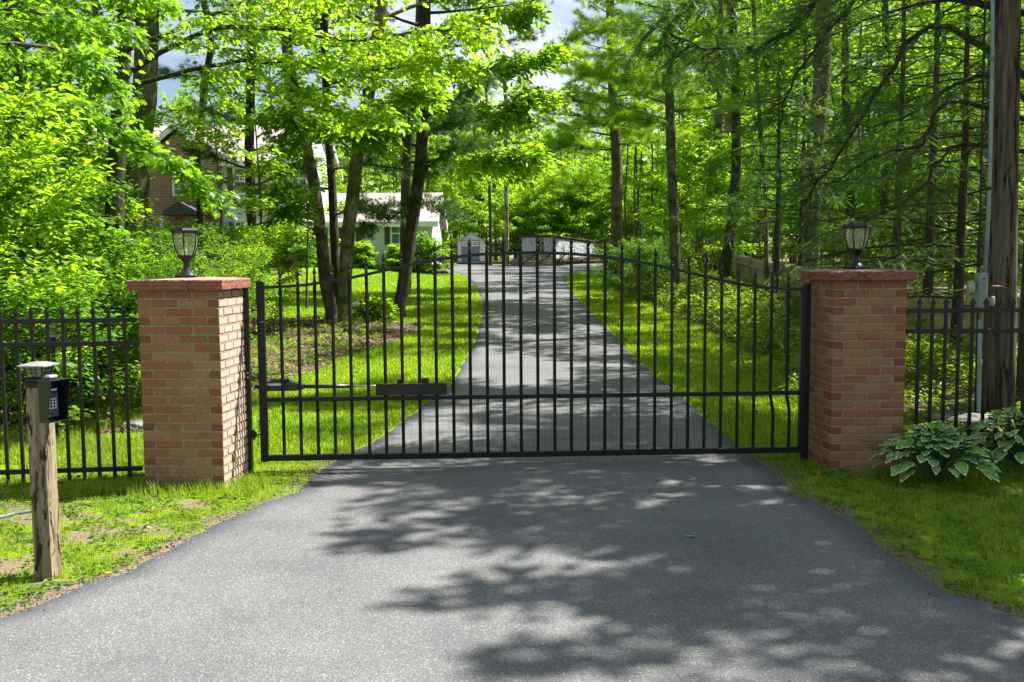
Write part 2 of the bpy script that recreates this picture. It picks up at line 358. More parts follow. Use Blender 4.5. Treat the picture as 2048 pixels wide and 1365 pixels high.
# ------------------------------------------------------------------ ground and driveway
Lpx = [(0, 1237), (68, 1214), (154, 1173), (239, 1151), (290, 1122), (362, 1085), (427, 1047), (506, 1016), (581, 989), (625, 951), (665, 923), (745, 885), (825, 828), (900, 770), (950, 680), (965, 620), (963, 598), (940, 562), (903, 541)]
Rpx = [(2048, 1236), (1976, 1205), (1903, 1187), (1830, 1136), (1771, 1103), (1749, 1066), (1665, 1020), (1592, 990), (1570, 958), (1512, 915), (1468, 885), (1400, 825), (1330, 765), (1270, 715), (1215, 655), (1172, 615), (1140, 576), (1132, 555)]
LE = [gnd(*p) for p in Lpx]; RE = [gnd(*p) for p in Rpx]
LE = [Vector((-60, -8, 0)), Vector((-60, 1.0, 0)), Vector((-9, 1.6, 0)), Vector((-4.6, 3.0, 0)), Vector((-3.2, 4.1, 0))] + LE + [Vector((-5.2, 63, 0)), Vector((-9, 68, 0)), Vector((-9, 75, 0))]
RE = [Vector((60, -8, 0)), Vector((60, 1.0, 0)), Vector((9, 1.6, 0)), Vector((4.4, 3.0, 0)), Vector((3.1, 4.1, 0))] + RE + [Vector((3.2, RE[-1].y+7, 0)), Vector((9, 63, 0)), Vector((9, 75, 0))]
def smooth_edge(E):
    y = np.array([p.y for p in E]); x = np.array([p.x for p in E])
    o = np.argsort(y, kind='stable'); return y[o], x[o]
Ly, Lx = smooth_edge(LE); Ry, Rx = smooth_edge(RE)
def xl(y): return np.interp(y, Ly, Lx)
def xr(y): return np.interp(y, Ry, Rx)
def sn(x, y, s=1.0, k=0):
    """cheap smooth pseudo-noise in -1..1"""
    x = np.asarray(x)*s; y = np.asarray(y)*s
    return (np.sin(x*1.7+y*2.3+k)+np.sin(x*3.1-y*1.3+k*2.1+1.3)+np.sin(-x*2.2+y*4.1+k*.7+2.1)+np.sin(x*5.3+y*3.7+k*1.9))/4
ys = np.unique(np.concatenate([np.linspace(-8, 3, 12), np.arange(3, 14, .06), np.arange(14, 30, .25), np.arange(30, 75.01, .6)]))
cols = np.array([0, .012, .03, .06, .1, .2, .35, .5, .65, .8, .9, .94, .97, .988, 1])
V = []; ED = []
for y in ys:
    a, b = float(xl(y)), float(xr(y)); a += .03*sn(y, 0, 3.1)+.015*sn(y, 0, 13, 2); b += .03*sn(y, 5, 3.3, 1)+.015*sn(y, 3, 12, 3)
    for c in cols:
        x = a+(b-a)*c; h = float(G(x, y))+.012
        dist = min(c, 1-c)*(b-a)
        if dist < 1e-6: h -= .04
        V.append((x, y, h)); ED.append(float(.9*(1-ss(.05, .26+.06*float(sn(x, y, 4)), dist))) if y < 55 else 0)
n = len(cols); q = np.array([(i*n+j, i*n+j+1, (i+1)*n+j+1, (i+1)*n+j) for i in range(len(ys)-1) for j in range(n-1)])
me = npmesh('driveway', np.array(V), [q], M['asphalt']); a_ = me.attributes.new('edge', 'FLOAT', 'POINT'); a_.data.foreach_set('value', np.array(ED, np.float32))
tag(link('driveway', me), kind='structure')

def lawn_mask(x, y):
    x = np.asarray(x, float); y = np.asarray(y, float)
    rb = 4.05+.25*sn(x, y, .9)                      # right edge of the mown strip
    right = (x > 0)*(1-ss(rb-.1, rb+.25, x))*(y > 9)*(1-ss(50, 54, y))
    rf = (x > 0)*(y <= 9)*(1-ss(5.5, 6.5, x))*1.
    lb = np.interp(y, [8.5, 10, 12.5, 15.5, 18.3, 20, 22.5, 24.5, 30, 33, 40], [-7, -3.4, -3.1, -2.9, -2.4, -2.0, -1.9, -5.8, -7.5, -9.5, -14])
    lb = lb+.25*sn(x, y, .8, 3)
    left = (x <= 0)*ss(lb-.25, lb+.15, x)*(1-ss(51, 52, y))
    lf = (x <= 0)*(y < 9)*1.
    return np.clip(np.maximum(np.maximum(right, left), np.maximum(rf, lf)), 0, 1)
def BARE(x, y): return sn(x, y, 2.6, 4)+.7*sn(x, y, 7, 1)
def vth(x, y): return np.where(np.asarray(x) < 0, .03-.85*ss(6.9, 7.4, y)-.2*ss(-2.9, -1.8, x), -.55+.9*(1-ss(.05, .4, x-xr(y))))
xs_ = np.unique(np.concatenate([np.linspace(-160, -30, 14), np.linspace(-30, -9, 43), np.linspace(-9, 9, 151), np.linspace(9, 40, 40), np.linspace(40, 160, 13)]))
ys_ = np.unique(np.concatenate([np.linspace(-20, 3, 8), np.linspace(3, 12, 121), np.linspace(12, 30, 91), np.linspace(30, 70, 81), np.linspace(70, 260, 20)]))
X, Y = np.meshgrid(xs_, ys_); Z = G(X, Y)
on = (X > xl(Y)+.08)*(X < xr(Y)-.08)*(Y < 74.5)
Z = Z - .05*on + .006*sn(X, Y, 6)*(1-on)*(Y < 30)
nx, ny = len(xs_), len(ys_); ii = np.arange(nx*ny).reshape(ny, nx)
q = np.stack([ii[:-1, :-1], ii[:-1, 1:], ii[1:, 1:], ii[1:, :-1]], -1).reshape(-1, 4)
me = npmesh('ground', np.stack([X, Y, Z], -1).reshape(-1, 3), [q], M['ground'], smooth=True)
for nm, val in (('lawn', lawn_mask(X, Y)), ('dirt', (.52*(X < 0)*(Y < 8.2)*ss(.45, -.25, BARE(X, Y)-vth(X, Y))+.3*(Y < 8.4)*(X < 0)*(1-ss(.02, .16, np.abs(X-xl(Y))))+.38*(Y < 8.2)*(X > 0)*(1-ss(0, .45, X-xr(Y)))
        +.30*(1-ss(0, .3, np.abs(np.where(X < 0, X-xl(Y), X-xr(Y)))))*(Y > 8.2)*(Y < 14)))):
    a_ = me.attributes.new(nm, 'FLOAT', 'POINT'); a_.data.foreach_set('value', np.asarray(val, np.float32).ravel())
tag(link('ground', me), kind='structure')

# ------------------------------------------------------------------ grass
TG = np.array([(0, -.5, 0), (0, .5, 0), (.55, .32, .1), (.55, -.32, .1), (1, 0, .35)])
def blades(P, L, W, rg, name, material, bend=.5, kind='stuff'):
    n = len(P); az = rg.uniform(0, 2*math.pi, n); dx, dy = np.cos(az), np.sin(az)
    lean = rg.uniform(.05, bend, n); V = np.empty((n, 5, 3))
    for i, (u, v, c) in enumerate(TG):
        h = u*L*(1-.35*lean*u); out = lean*L*u*u*1.1
        V[:, i, 0] = P[:, 0]+dx*out-dy*v*W; V[:, i, 1] = P[:, 1]+dy*out+dx*v*W; V[:, i, 2] = P[:, 2]+h
    o = (np.arange(n)*5)[:, None]
    me = npmesh(name, V.reshape(-1, 3), [o+np.array([[0, 1, 2, 3]]), o+np.array([[3, 2, 4]])], material, np.repeat(rg.random(n), 5))
    return tag(link(name, me), kind=kind)
def scatter(n, x0, x1, y0, y1, rg, pw=0):
    x = rg.uniform(x0, x1, n)
    if pw: u = rg.random(n); y = 1/((1/y0)+u*((1/y1)-(1/y0)))
    else: y = rg.uniform(y0, y1, n)
    return x, y
rg = np.random.default_rng(11)
# rough verge in front of the pillars
x, y = scatter(150000, -4.2, 5.2, 4.2, 8.8, rg)
off = (x < xl(y)-.01-.03*rg.random(len(x))) | (x > xr(y)+.01)
cl = BARE(x, y)+.3*rg.standard_normal(len(x))
th = vth(x, y)
keep = (off | (rg.random(len(x)) < .3) & ((x < xl(y)+.06*(1+sn(x, y, 9))) | (x > xr(y)-.06*(1+sn(x, y, 9))))) & (cl > th); x, y = x[keep], y[keep]
L = rg.uniform(.02, .05, len(x))*(1+.9*np.clip(sn(x, y, 2.6, 4), 0, 1)); L = L*(1+1.5*((np.abs(y-7.35) < .22)*(x > -3.3)*(x < -1.9)))
blades(np.stack([x, y, G(x, y)], -1), L, .0045, rg, 'verge_grass', M['grass'], .8)
# mown lawns beyond the gate
x, y = scatter(420000, -9, 4.6, 8.4, 50, rg, 1)
k = (lawn_mask(x, y) > .55) & ((x < xl(y)) | (x > xr(y))); x, y = x[k], y[k]
blades(np.stack([x, y, G(x, y)], -1), rg.uniform(.03, .06, len(x))*(1+y/60), .006+.0005*y, rg, 'lawn_grass', M['lawn_blade'], .7)
x, y = scatter(90000, -7.5, -2.9, 8.2, 12.5, rg)
k = sn(x, y, 1.3, 2) > -.1; x, y = x[k], y[k]
blades(np.stack([x, y, G(x, y)], -1), rg.uniform(.04, .11, len(x)), .006, rg, 'tall_grass', M['grass'], .6)

# crumbs of stone and dead leaf along the asphalt edges
def crumbs(name, n, smin, smax, material, seed, spread, band=(4.2, 9.0), inner=False):
    g = np.random.default_rng(seed); y = g.uniform(*band, n); s = g.integers(0, 2, n); e = np.where(s == 0, xl(y), xr(y))
    d = np.abs(g.normal(0, spread, n))*np.where(g.random(n) < .6, 1, -.7); x = np.where(s == 0, e-d, e+d)
    if inner: x = xl(y)+(xr(y)-xl(y))*g.random(n)
    T = np.array([(1, 0, 0), (0, 1, 0), (-1, 0, 0), (0, -1, 0), (.2, .1, .8)])*np.array([1, .75, .6]); S = g.uniform(smin, smax, n)[:, None, None]
    a = g.uniform(0, 6.28, n); c, s_ = np.cos(a)[:, None], np.sin(a)[:, None]
    V = T[None]*g.uniform(.7, 1.3, (n, 5, 1)); V = np.stack([V[..., 0]*c-V[..., 1]*s_, V[..., 0]*s_+V[..., 1]*c, V[..., 2]], -1)*S
    V += np.stack([x, y, G(x, y)+.012], -1)[:, None]; o = (np.arange(n)*5)[:, None]
    F3 = np.concatenate([o+np.array([[i, (i+1) % 4, 4]]) for i in range(4)])
    return tag(link(name, npmesh(name, V.reshape(-1, 3), [F3], material, np.repeat(g.random(n), 5))), kind='stuff')
crumbs('edge_gravel', 3500, .003, .010, M['stone'], 61, .07)
crumbs('dead_leaf_bits', 1500, .004, .014, M['litter'], 62, .13)
crumbs('driveway_specks', 260, .003, .008, M['litter'], 63, .1, (3.9, 9.5), True)
# ------------------------------------------------------------------ brick pillars
def pillar(name, label, corner, phi, W, D, side, base, top, capz, over, group):
    """corner: front corner nearest the driveway; side=+1 when the visible flank is on the right (left pillar)"""
    t = thing(name, label, 'brick pillar', (corner[0], corner[1], base), phi, group)
    nc = 23; ch = (top-base-.0)/nc; j = .0125; bw = .092
    br = MB(); hh = ch-j
    x0 = -W if side > 0 else 0
    def row(p0, dirv, length, parts, z, dep, inn, m=0, mcol=False):
        m = 0
        tot = sum(parts); u = 0
        for p in parts:
            l = length*p/tot; c = Vector(p0)+Vector(dirv)*(u+l/2)+Vector(inn)*(dep/2)
            jit = R.uniform(-.0025, .0025); c += Vector(inn)*jit; c.z = z
            sx = l-j if abs(dirv[0]) > .5 else dep; sy = l-j if abs(dirv[1]) > .5 else dep
            dark = R.random(); a = dark if R.random() > .25 else dark*.3
            if mcol and len(parts) == 3 and (u < .01 or u > length*.6): a = R.uniform(0, .22) if R.random() < .75 else R.uniform(.25, .6)
            elif a < .22: a += .22
            hz = (z-base)/(top-base)
            a = a if a < .22 else min(1, a*.78+.2*(1-z/(top-base)))
            br.bbox(c, (sx, sy, hh), .005, m=m, a=a, j=.0016); u += l
    for k in range(nc):
        z = (k+.5)*ch
        if k % 2 == 0:
            for yy, inn in ((0, (0, 1, 0)), (D, (0, -1, 0))): row((x0-j/2, yy, 0), (1, 0, 0), W+j, [1, 1, 1], z, bw, inn)
            for xx, inn in ((x0, (1, 0, 0)), (x0+W, (-1, 0, 0))): row((xx, bw+j/2, 0), (0, 1, 0), D-2*bw-j, [1, 1], z, bw, inn, int(side > 0 and inn[0] < 0))
        else:
            for xx, inn in ((x0, (1, 0, 0)), (x0+W, (-1, 0, 0))): row((xx, -j/2, 0), (0, 1, 0), D+j, [1, 1, 1], z, bw, inn, 0, True)
            for yy, inn in ((0, (0, 1, 0)), (D, (0, -1, 0))): row((x0+bw+j/2, yy, 0), (1, 0, 0), W-2*bw-j, [1, 1], z, bw, inn)
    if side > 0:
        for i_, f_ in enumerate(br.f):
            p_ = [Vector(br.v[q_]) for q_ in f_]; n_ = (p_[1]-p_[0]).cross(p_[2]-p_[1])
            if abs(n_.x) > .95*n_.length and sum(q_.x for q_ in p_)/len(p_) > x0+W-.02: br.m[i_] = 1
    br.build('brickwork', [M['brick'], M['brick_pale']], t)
    MB().box((x0+W/2, D/2, (top-base)/2-.02), (W-.009, D-.009, top-base+.04-.004)).build('mortar', M['mortar'], t)
    # cast cap: a rough slab with a slightly domed top
    ol, orr, of, ob = over; nx_, ny_ = 34, 30; H = capz-top; vs = []
    X0, X1, Y0, Y1 = x0-ol, x0+W+orr, -of, D+ob
    per = [(X0+(X1-X0)*i/nx_, Y0) for i in range(nx_)]+[(X1, Y0+(Y1-Y0)*i/ny_) for i in range(ny_)]+[(X1-(X1-X0)*i/nx_, Y1) for i in range(nx_)]+[(X0, Y1-(Y1-Y0)*i/ny_) for i in range(ny_)]
    cx, cyy = (X0+X1)/2, (Y0+Y1)/2; rings = [(.8, .0), (.985, 0), (1, .006), (1, .03), (1, H*.6), (1, H-.008), (.985, H), (.7, H+.007), (.35, H+.014), (.02, H+.016)]
    np_ = len(per); rough = .004 if side > 0 else .007
    for s, h in rings:
        for (px, py) in per:
            e = rough if .9 < s and h < H-.004 else rough*.25
            vs.append((cx+(px-cx)*s+R.uniform(-e, e), cyy+(py-cyy)*s+R.uniform(-e, e), top-base+h+R.uniform(-e, e)*.5+.001))
    fs = [(i*np_+q, i*np_+(q+1) % np_, (i+1)*np_+(q+1) % np_, (i+1)*np_+q) for i in range(len(rings)-1) for q in range(np_)]
    fs += [tuple(range(np_))[::-1], tuple((len(rings)-1)*np_+q for q in range(np_))]
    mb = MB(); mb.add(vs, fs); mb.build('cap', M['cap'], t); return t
PL = (at(443, 780, 7.47).x, 7.47); PR = (at(1663, 780, 7.96).x, 7.96); WL = (PL[0]-at(281.5, 780, 7.51).x)/math.cos(math.radians(4)); WR = at(1811.5, 780, 7.96).x-PR[0]
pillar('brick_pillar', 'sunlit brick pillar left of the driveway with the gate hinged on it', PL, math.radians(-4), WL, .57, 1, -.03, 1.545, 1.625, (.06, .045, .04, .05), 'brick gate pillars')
pillar('brick_pillar', 'shaded brick pillar right of the driveway beside the hosta plants', PR, math.radians(2), WR, .60, -1, -.05, 1.575, 1.65, (.055, .05, .05, .05), 'brick gate pillars')

# ------------------------------------------------------------------ pillar lanterns
def lantern():
    t = thing('pillar_lantern', '', 'lantern', group='solar lanterns on the pillars')
    b = MB(); b.bbox((0, 0, .009), (.155, .155, .018), .004)
    b.lathe([(.072, .018), (.06, .03), (.036, .05), (.026, .075), (.022, .10), (.028, .118), (.03, .125)], 20)
    b.build('base', M['bronze'], t, smooth=False)
    MB().lathe([(.03, .118), (.046, .135), (.062, .152), (.07, .158), (.07, .17), (.06, .172)], 6, ph=math.pi/6).build('cup', M['bronze'], t)
    prof = [(.062, .17), (.076, .20), (.089, .24), (.096, .29), (.099, .34)]
    g = MB(); g.lathe([(r-.004, z) for r, z in prof], 6, ph=math.pi/6); g.build('glass', M['lglass'], t)
    bars = MB()
    for k in range(6):
        a = math.pi/6+k*math.pi/3
        bars.tube([(r*math.cos(a), r*math.sin(a), z) for r, z in prof], .0052, 6)
    bars.build('cage', M['bronze'], t)
    MB().lathe([(.012, .171), (.012, .20), (.004, .205)], 10).build('bulb', M['lglass'], t)
    r_ = MB(); r_.lathe([(.09, .338), (.117, .344), (.119, .352), (.117, .362), (.108, .376), (.02, .38)], 6, ph=math.pi/6)
    r_.build('roof', M['bronze'], t)
    MB().box((0, 0, .3805), (.1, .1, .004)).build('solar_panel', M['solar'], t)
    return t
l1 = lantern(); l2 = copy_tree(l1)
l1['label'] = 'bronze solar lantern standing on the sunlit left brick pillar'
l2['label'] = 'black solar lantern standing on the shaded right brick pillar'
p = at(374, 553, 7.72); l1.location = (p.x, p.y, 1.640); l1.rotation_euler = (0, 0, math.radians(8)); l1.scale = (1.02,)*3
p = at(1713, 535, 8.22); l2.location = (p.x, p.y, 1.665); l2.rotation_euler = (0, 0, math.radians(22)); l2.scale = (1.0,)*3

# ------------------------------------------------------------------ the driveway gate
GA, GB = at(524, 700, 8.08), at(1606, 700, 8.30)
gdir = Vector((GB.x-GA.x, GB.y-GA.y, 0)); GW = gdir.length; gdir.normalize(); gn = Vector((gdir.y, -gdir.x, 0))
GZ = math.atan2(gdir.y, gdir.x)
def gp(px, py):
    """photo point -> (u along the gate, z)"""
    v = ray(px, py); t = (GA.x*gn.x+GA.y*gn.y)/(v.x*gn.x+v.y*gn.y); q = v*t
    return (q.x-GA.x)*gdir.x+(q.y-GA.y)*gdir.y, CH+q.z
gate = thing('driveway_gate', 'black arched iron driveway gate with spear topped pickets', 'gate', (GA.x, GA.y, 0), GZ)
zb = (gp(600, 911)[1]+gp(1500, 905)[1])/2; zm = (gp(600, 794)[1]+gp(1500, 792)[1])/2
railpts = [(533, 575), (563, 574), (615, 570), (660, 563), (700, 556.5), (735, 549), (770, 541), (805, 533.5), (840, 526.5), (875, 520), (908, 515), (943, 511), (975, 508), (1010, 506.6), (1043, 506), (1080, 506), (1115, 507), (1150, 508.5), (1181, 511.5), (1215, 515), (1247, 519.5), (1282, 525), (1313, 531.5), (1345, 538), (1378, 545.5), (1413, 554), (1448, 562), (1479, 568.5), (1516, 574.5), (1560, 578), (1600, 579)]
rp = [gp(*q_) for q_ in railpts]; RU = [a for a, b in rp]; RZ_ = [b for a, b in rp]
def rz(u): return float(np.interp(u, RU, RZ_))
MB().bbox((0, 0, (zb-.03+gp(524, 563)[1])/2), (.062, .05, gp(524, 563)[1]-zb+.03), .004).build('hinge_stile', M['blackw'], gate)
MB().bbox((GW-.002, 0, (zb-.03+gp(1600, 574)[1])/2), (.05, .05, gp(1600, 574)[1]-zb+.03), .004).build('latch_stile', M['black'], gate)
MB().bbox((GW/2, 0, zb), (GW-.055, .05, .048), .004).build('bottom_rail', M['blackw'], gate)
MB().bbox((GW/2, 0, zm), (GW-.055, .036, .034), .003).build('middle_rail', M['blackw'], gate)
us = np.linspace(.03, GW-.024, 90); tr = MB()
tv = []
for u in us:
    z = rz(u); tv += [(u, -.016, z-.0125), (u, .016, z-.0125), (u, .016, z+.0125), (u, -.016, z+.0125)]
tr.add(tv, [(i*4+k, i*4+(k+1) % 4, (i+1)*4+(k+1) % 4, (i+1)*4+k) for i in range(len(us)-1) for k in range(4)]+[(3, 2, 1, 0), tuple(4*(len(us)-1)+k for k in range(4))])
tr.build('arched_rail', M['black'], gate)
u0, u1 = gp(566, 793)[0], gp(1573, 792)[0]
fin = MB()     # spear finial, shared by every picket
fin.lathe([(.0075, 0), (.0125, .004), (.0125, .012), (.008, .016), (.013, .024), (.013, .032), (.007, .040), (.006, .046), (.010, .050), (.0165, .066), (.012, .082), (.006, .104), (.0015, .122)], 8)
finme = None
for k in range(31):
    u = u0+(u1-u0)*k/30; zt = rz(u)+.028
    lean = R.uniform(-.003, .003)
    pk = MB(); r_ = .0098
    if k >= 29:
        pts = [(u, 0, zt), (u, 0, zm-.02), (u+.022, 0, zm-.13), (u+.026, 0, zm-.2), (u+.024, 0, zb+.02)]
    else: pts = [(u+lean, 0, zt), (u, 0, zm), (u, 0, zb+.02)]
    pk.tube(pts, r_*1.414, 4, ph=math.pi/4)
    pk.f = pk.f; o = pk.build('picket', M['blackw'], gate)
    if finme is None: f_ = fin.build('finial', M['black'], o); finme = f_.data
    else: f_ = link('finial', finme, o)
    f_.location = (pts[0][0], 0, zt-.002)
wm = MB()     # light wire mesh fixed to the lower half of the gate
zt, zl = zm-.03, zb-.09
nh = 9
for i in range(nh): z = zl+(zt-zl)*i/(nh-1); wm.tube([(.04, .03, z), (GW-.04, .03, z+.002)], .0007, 3, cap=False)
for i in range(88): u = .04+(GW-.08)*i/87; wm.tube([(u, .03, zl), (u, .03, zt)], .0007, 3, cap=False)
wm.build('wire_mesh', M['blackw'], gate)
pl_ = gp(752, 768), gp(894, 789)
ux, uy = pl_[0][0], pl_[1][0]; pz1, pz0 = pl_[0][1], pl_[1][1]
MB().bbox(((ux+uy)/2, -.012, (pz0+pz1)/2), (uy-ux, .03, pz1-pz0), .003).build('mounting_board', simple('board', (.012, .012, .01), (.03, .026, .018), 9, .7), gate)
br_ = MB(); a_, b_ = gp(794, 760), gp(804, 768); br_.bbox(((a_[0]+b_[0])/2, .03, pz1+.014), (.042, .05, .04), .003); br_.build('arm_bracket', M['black'], gate); br_ = MB()
a_ = gp(850, 764); br_.bbox((a_[0], .03, pz1+.018), (.06, .05, .045), .003); br_.build('arm_bracket', M['black'], gate)
# the swing opener that pushes the gate
op = thing('gate_opener', 'dark tubular gate opener arm bolted behind the gate', 'gate opener', (GA.x, GA.y, 0), GZ)
zo = gp(600, 775)[1]; bs = gp(528, 770)[0]; e1 = gp(605, 776)[0]; e2 = gp(702, 777)[0]; e3 = gp(760, 779)[0]
mo = MB(); z1 = gp(560, 752)[1]
prof = [(bs, .03, zo-.035), (bs, .03, zo+.035), (bs+.05, .03, zo+.052), (bs+.16, .03, zo+.05), (bs+.24, .03, zo+.035), (e1, .03, zo+.012), (e1, .03, zo-.022), (e1-.06, .03, zo-.034)]
mo.prism(prof, (0, .09, 0)); hs = mo.build('motor_housing', M['plastic'], op)
MB().bbox((bs+.13, .075, zo+.058), (.17, .07, .02), .008).build('release_cover', M['plastic'], hs)
MB().box((bs+.085, .0285, zo+.022), (.14, .003, .02)).build('sticker', M['label'], hs)
MB().tube([(e1-.03, .075, zo-.004), (e2, .075, zo-.006)], .0165, 14).build('arm_tube', M['plastic'], op, smooth=True)
MB().tube([(e2-.01, .075, zo-.006), (e3+.05, .075, zo-.008)], .009, 10).build('push_rod', M['steel'], op, smooth=True)
MB().bbox((bs-.045, .075, zo), (.1, .03, .03), .004).build('pivot_bracket', M['black'], op)
# gate posts and hinges
def gatepost(px0, px1, pyt, Y, base, label, hinges):
    a = at(px0, 700, Y); b = at(px1, 700, Y); zt = at(px0, pyt, Y).z; w_ = abs(b.x-a.x)
    t = thing('gate_post', label, 'gate post', ((a.x+b.x)/2, Y, base))
    MB().bbox((0, 0, (zt-base)/2), (w_, w_, zt-base), .005).build('post', M['black'], t)
    MB().bbox((0, 0, zt-base+.004), (w_+.008, w_+.008, .008), .002).build('post_cap', M['black'], t)
    return t, zt
gpL, zt = gatepost(484.5, 499, 577, 8.05, -.03, 'tall black steel post between the left pillar and the gate', 0)
for pxy in ((509, 645), (508, 870)):
    q_ = at(pxy[0], pxy[1], 8.05)
    h = MB(); h.bbox((q_.x-gpL.location.x, 0, q_.z+.03), (.04, .045, .05), .003); h.tube([(q_.x-gpL.location.x-.02, -.005, q_.z+.03), (q_.x-gpL.location.x+.075, .0, q_.z+.03)], .006, 8)
    h.tube([(q_.x-gpL.location.x, 0, q_.z+.07), (q_.x-gpL.location.x, 0, q_.z-.01)], .01, 8)
    h.build('hinge', M['rust'] if pxy[1] < 700 else M['black'], gpL)
for z in (.815, .775): MB().lathe([(.011, 0), (.011, .006), (.007, .012)], 6).build('bolt', M['steel'], gpL, loc=(.02, -.029, z+.06)).rotation_euler = (math.pi/2, 0, 0)
gpR, zt = gatepost(1606, 1619, 578, 8.34, -.05, 'thick black steel post in shade against the right pillar', 0)
MB().lathe([(.028, 0), (.034, .012), (.03, .03), (.012, .042)], 12).build('post_knob', M['black'], gpR, loc=(0, 0, zt+.06))
cb = MB(); q0 = at(524, 800, 8.0); cb.tube([(q0.x, 8.12, q0.z), (q0.x-.04, 8.1, q0.z-.12), (q0.x-.055, 8.08, q0.z-.27), (q0.x-.06, 8.06, q0.z-.4)], .0035, 6)
tag(cb.build('opener_cable', M['black']), 'thin black cable hanging between the left post and the gate', 'cable')
a = [at(px, py, 8.36) for px, py in ((1572, 590), (1572, 640), (1568, 690), (1573, 728), (1570, 740), (1561, 745), (1558, 738))]
rp_ = MB(); rp_.tube([at(1572, 582, 8.36)]+a[:2], .005, 6); ro = rp_.build('hanging_cord', [M['blue']]); tag(ro, 'blue and black cord with a hook hanging behind the right end of the gate', 'cord')
MB().tube(a[1:4], .004, 6).build('cord_end', M['black'], ro); MB().tube(a[3:], .006, 6).build('hook', M['black'], ro)

# ------------------------------------------------------------------ iron fences beside the pillars
def ironfence(label, A, B, z_, tip, bot, first, pitch, n, ends):
    d = Vector((B[0]-A[0], B[1]-A[1], 0)); L_ = d.length; ang = math.atan2(d.y, d.x)
    t = thing('iron_fence', label, 'iron fence', (A[0], A[1], 0), ang, 'black iron fence panels beside the pillars')
    for z in z_: MB().bbox((L_/2, 0, z), (L_, .032, .036), .003).build('rail', M['black'], t)
    pm = MB(); h = tip-bot; w_ = .025
    pm.bbox((0, 0, (h-.05)/2), (w_, w_, h-.05), .002)
    s = w_/2; pm.add([(-s*1.5, -s*1.5, h-.05), (s*1.5, -s*1.5, h-.05), (s*1.5, s*1.5, h-.05), (-s*1.5, s*1.5, h-.05), (0, 0, h), (-s*1.5, -s*1.5, h-.062), (s*1.5, -s*1.5, h-.062), (s*1.5, s*1.5, h-.062), (-s*1.5, s*1.5, h-.062)],
                    [(0, 1, 4), (1, 2, 4), (2, 3, 4), (3, 0, 4), (5, 6, 1, 0), (6, 7, 2, 1), (7, 8, 3, 2), (8, 5, 0, 3), (8, 7, 6, 5)])
    first_o = None
    for k in range(n):
        u = first+k*pitch
        if first_o is None: first_o = pm.build('picket', M['black'], t); o = first_o
        else: o = link('picket', first_o.data, t)
        o.location = (u, 0, bot)
    for u in ends: MB().bbox((u, 0, (tip-.02)/2-.1), (.055, .055, tip+.18), .004).build('post', M['black'], t)
    return t
# left: pickets seen at px 63..252 (pitch 31 px)
fl0, fl1 = at(0, 700, 7.64), at(276, 700, 7.76)
dx = (at(248, 640, 7.75)-at(31, 640, 7.65)); pitch = dx.length/7
A = Vector((fl1.x, fl1.y, 0))-(Vector((fl1.x-fl0.x, fl1.y-fl0.y, 0))).normalized()*3.0
Lf = 3.0; last = Lf-(Vector((fl1.x, fl1.y, 0))-Vector((at(248, 640, 7.75).x, at(248, 640, 7.75).y, 0))).length
nn = int(last/pitch); ironfence('black iron picket fence left of the sunlit pillar, in front of the thicket', (A.x, A.y), (fl1.x, fl1.y), (1.305, 1.12, .105), 1.425, -.02, last-nn*pitch, pitch, nn+1, (.05,))
fr0, fr1 = at(1812, 700, 8.22), at(2048, 700, 8.25)
B = Vector((fr0.x, fr0.y, 0))+(Vector((fr1.x-fr0.x, fr1.y-fr0.y, 0))).normalized()*3.2
f0 = at(1839, 620, 8.22).x-fr0.x
ironfence('black iron picket fence right of the shaded pillar, behind the hostas', (fr0.x, fr0.y), (B.x, B.y), (1.31, 1.135, .12), 1.425, .02, f0, .1145, 26, (3.15,))

# ------------------------------------------------------------------ keypad post
pp = gnd(97, 1157); rot = math.radians(-5.6)
post = thing('keypad_post', 'weathered square wooden post holding the entry keypad in the left verge', 'post', (pp.x, pp.y, pp.z), rot)
ztop = at(97, 770, pp.y).z-pp.z
mb = MB(); S_ = .1; nseg = 24; vs = []
for i in range(nseg+1):
    z = -.08+(ztop+.08)*i/nseg
    for sx_, sy_ in ((-1, -1), (-.2, -1), (.35, -1), (1, -1), (1, -.1), (1, 1), (-1, 1)):
        e = .0018; vs.append((sx_*S_/2+R.uniform(-e, e), sy_*S_/2+R.uniform(-e, e), z))
fs = [(i*7+k, i*7+(k+1) % 7, (i+1)*7+(k+1) % 7, (i+1)*7+k) for i in range(nseg) for k in range(7)]+[tuple(7*nseg+k for k in range(7))]
mb.add(vs, fs); mb.build('timber', M['post'], post)
MB().bbox((0, 0, ztop+.004), (.106, .106, .03), .003).build('black_collar', M['black'], post)
lc = thing('post_cap_lamp', 'small square solar lamp with grey pyramid cap on top of the keypad post', 'post lamp', (pp.x, pp.y, pp.z+ztop+.02), rot)
bz = MB(); bz.bbox((0, 0, .009), (.104, .104, .018), .003); bz.bbox((0, 0, .022), (.085, .085, .012), .003); bz.build('lamp_base', M['black'], lc)
fr = MB(); hb, ht, z0, z1 = .040, .05, .028, .087
gl = MB(); gl.add([(-hb, -hb, z0), (hb, -hb, z0), (hb, hb, z0), (-hb, hb, z0), (-ht, -ht, z1), (ht, -ht, z1), (ht, ht, z1), (-ht, ht, z1)], [(0, 1, 5, 4), (1, 2, 6, 5), (2, 3, 7, 6), (3, 0, 4, 7), (3, 2, 1, 0), (4, 5, 6, 7)])
gl.build('lamp_glass', M['lglass'], lc)
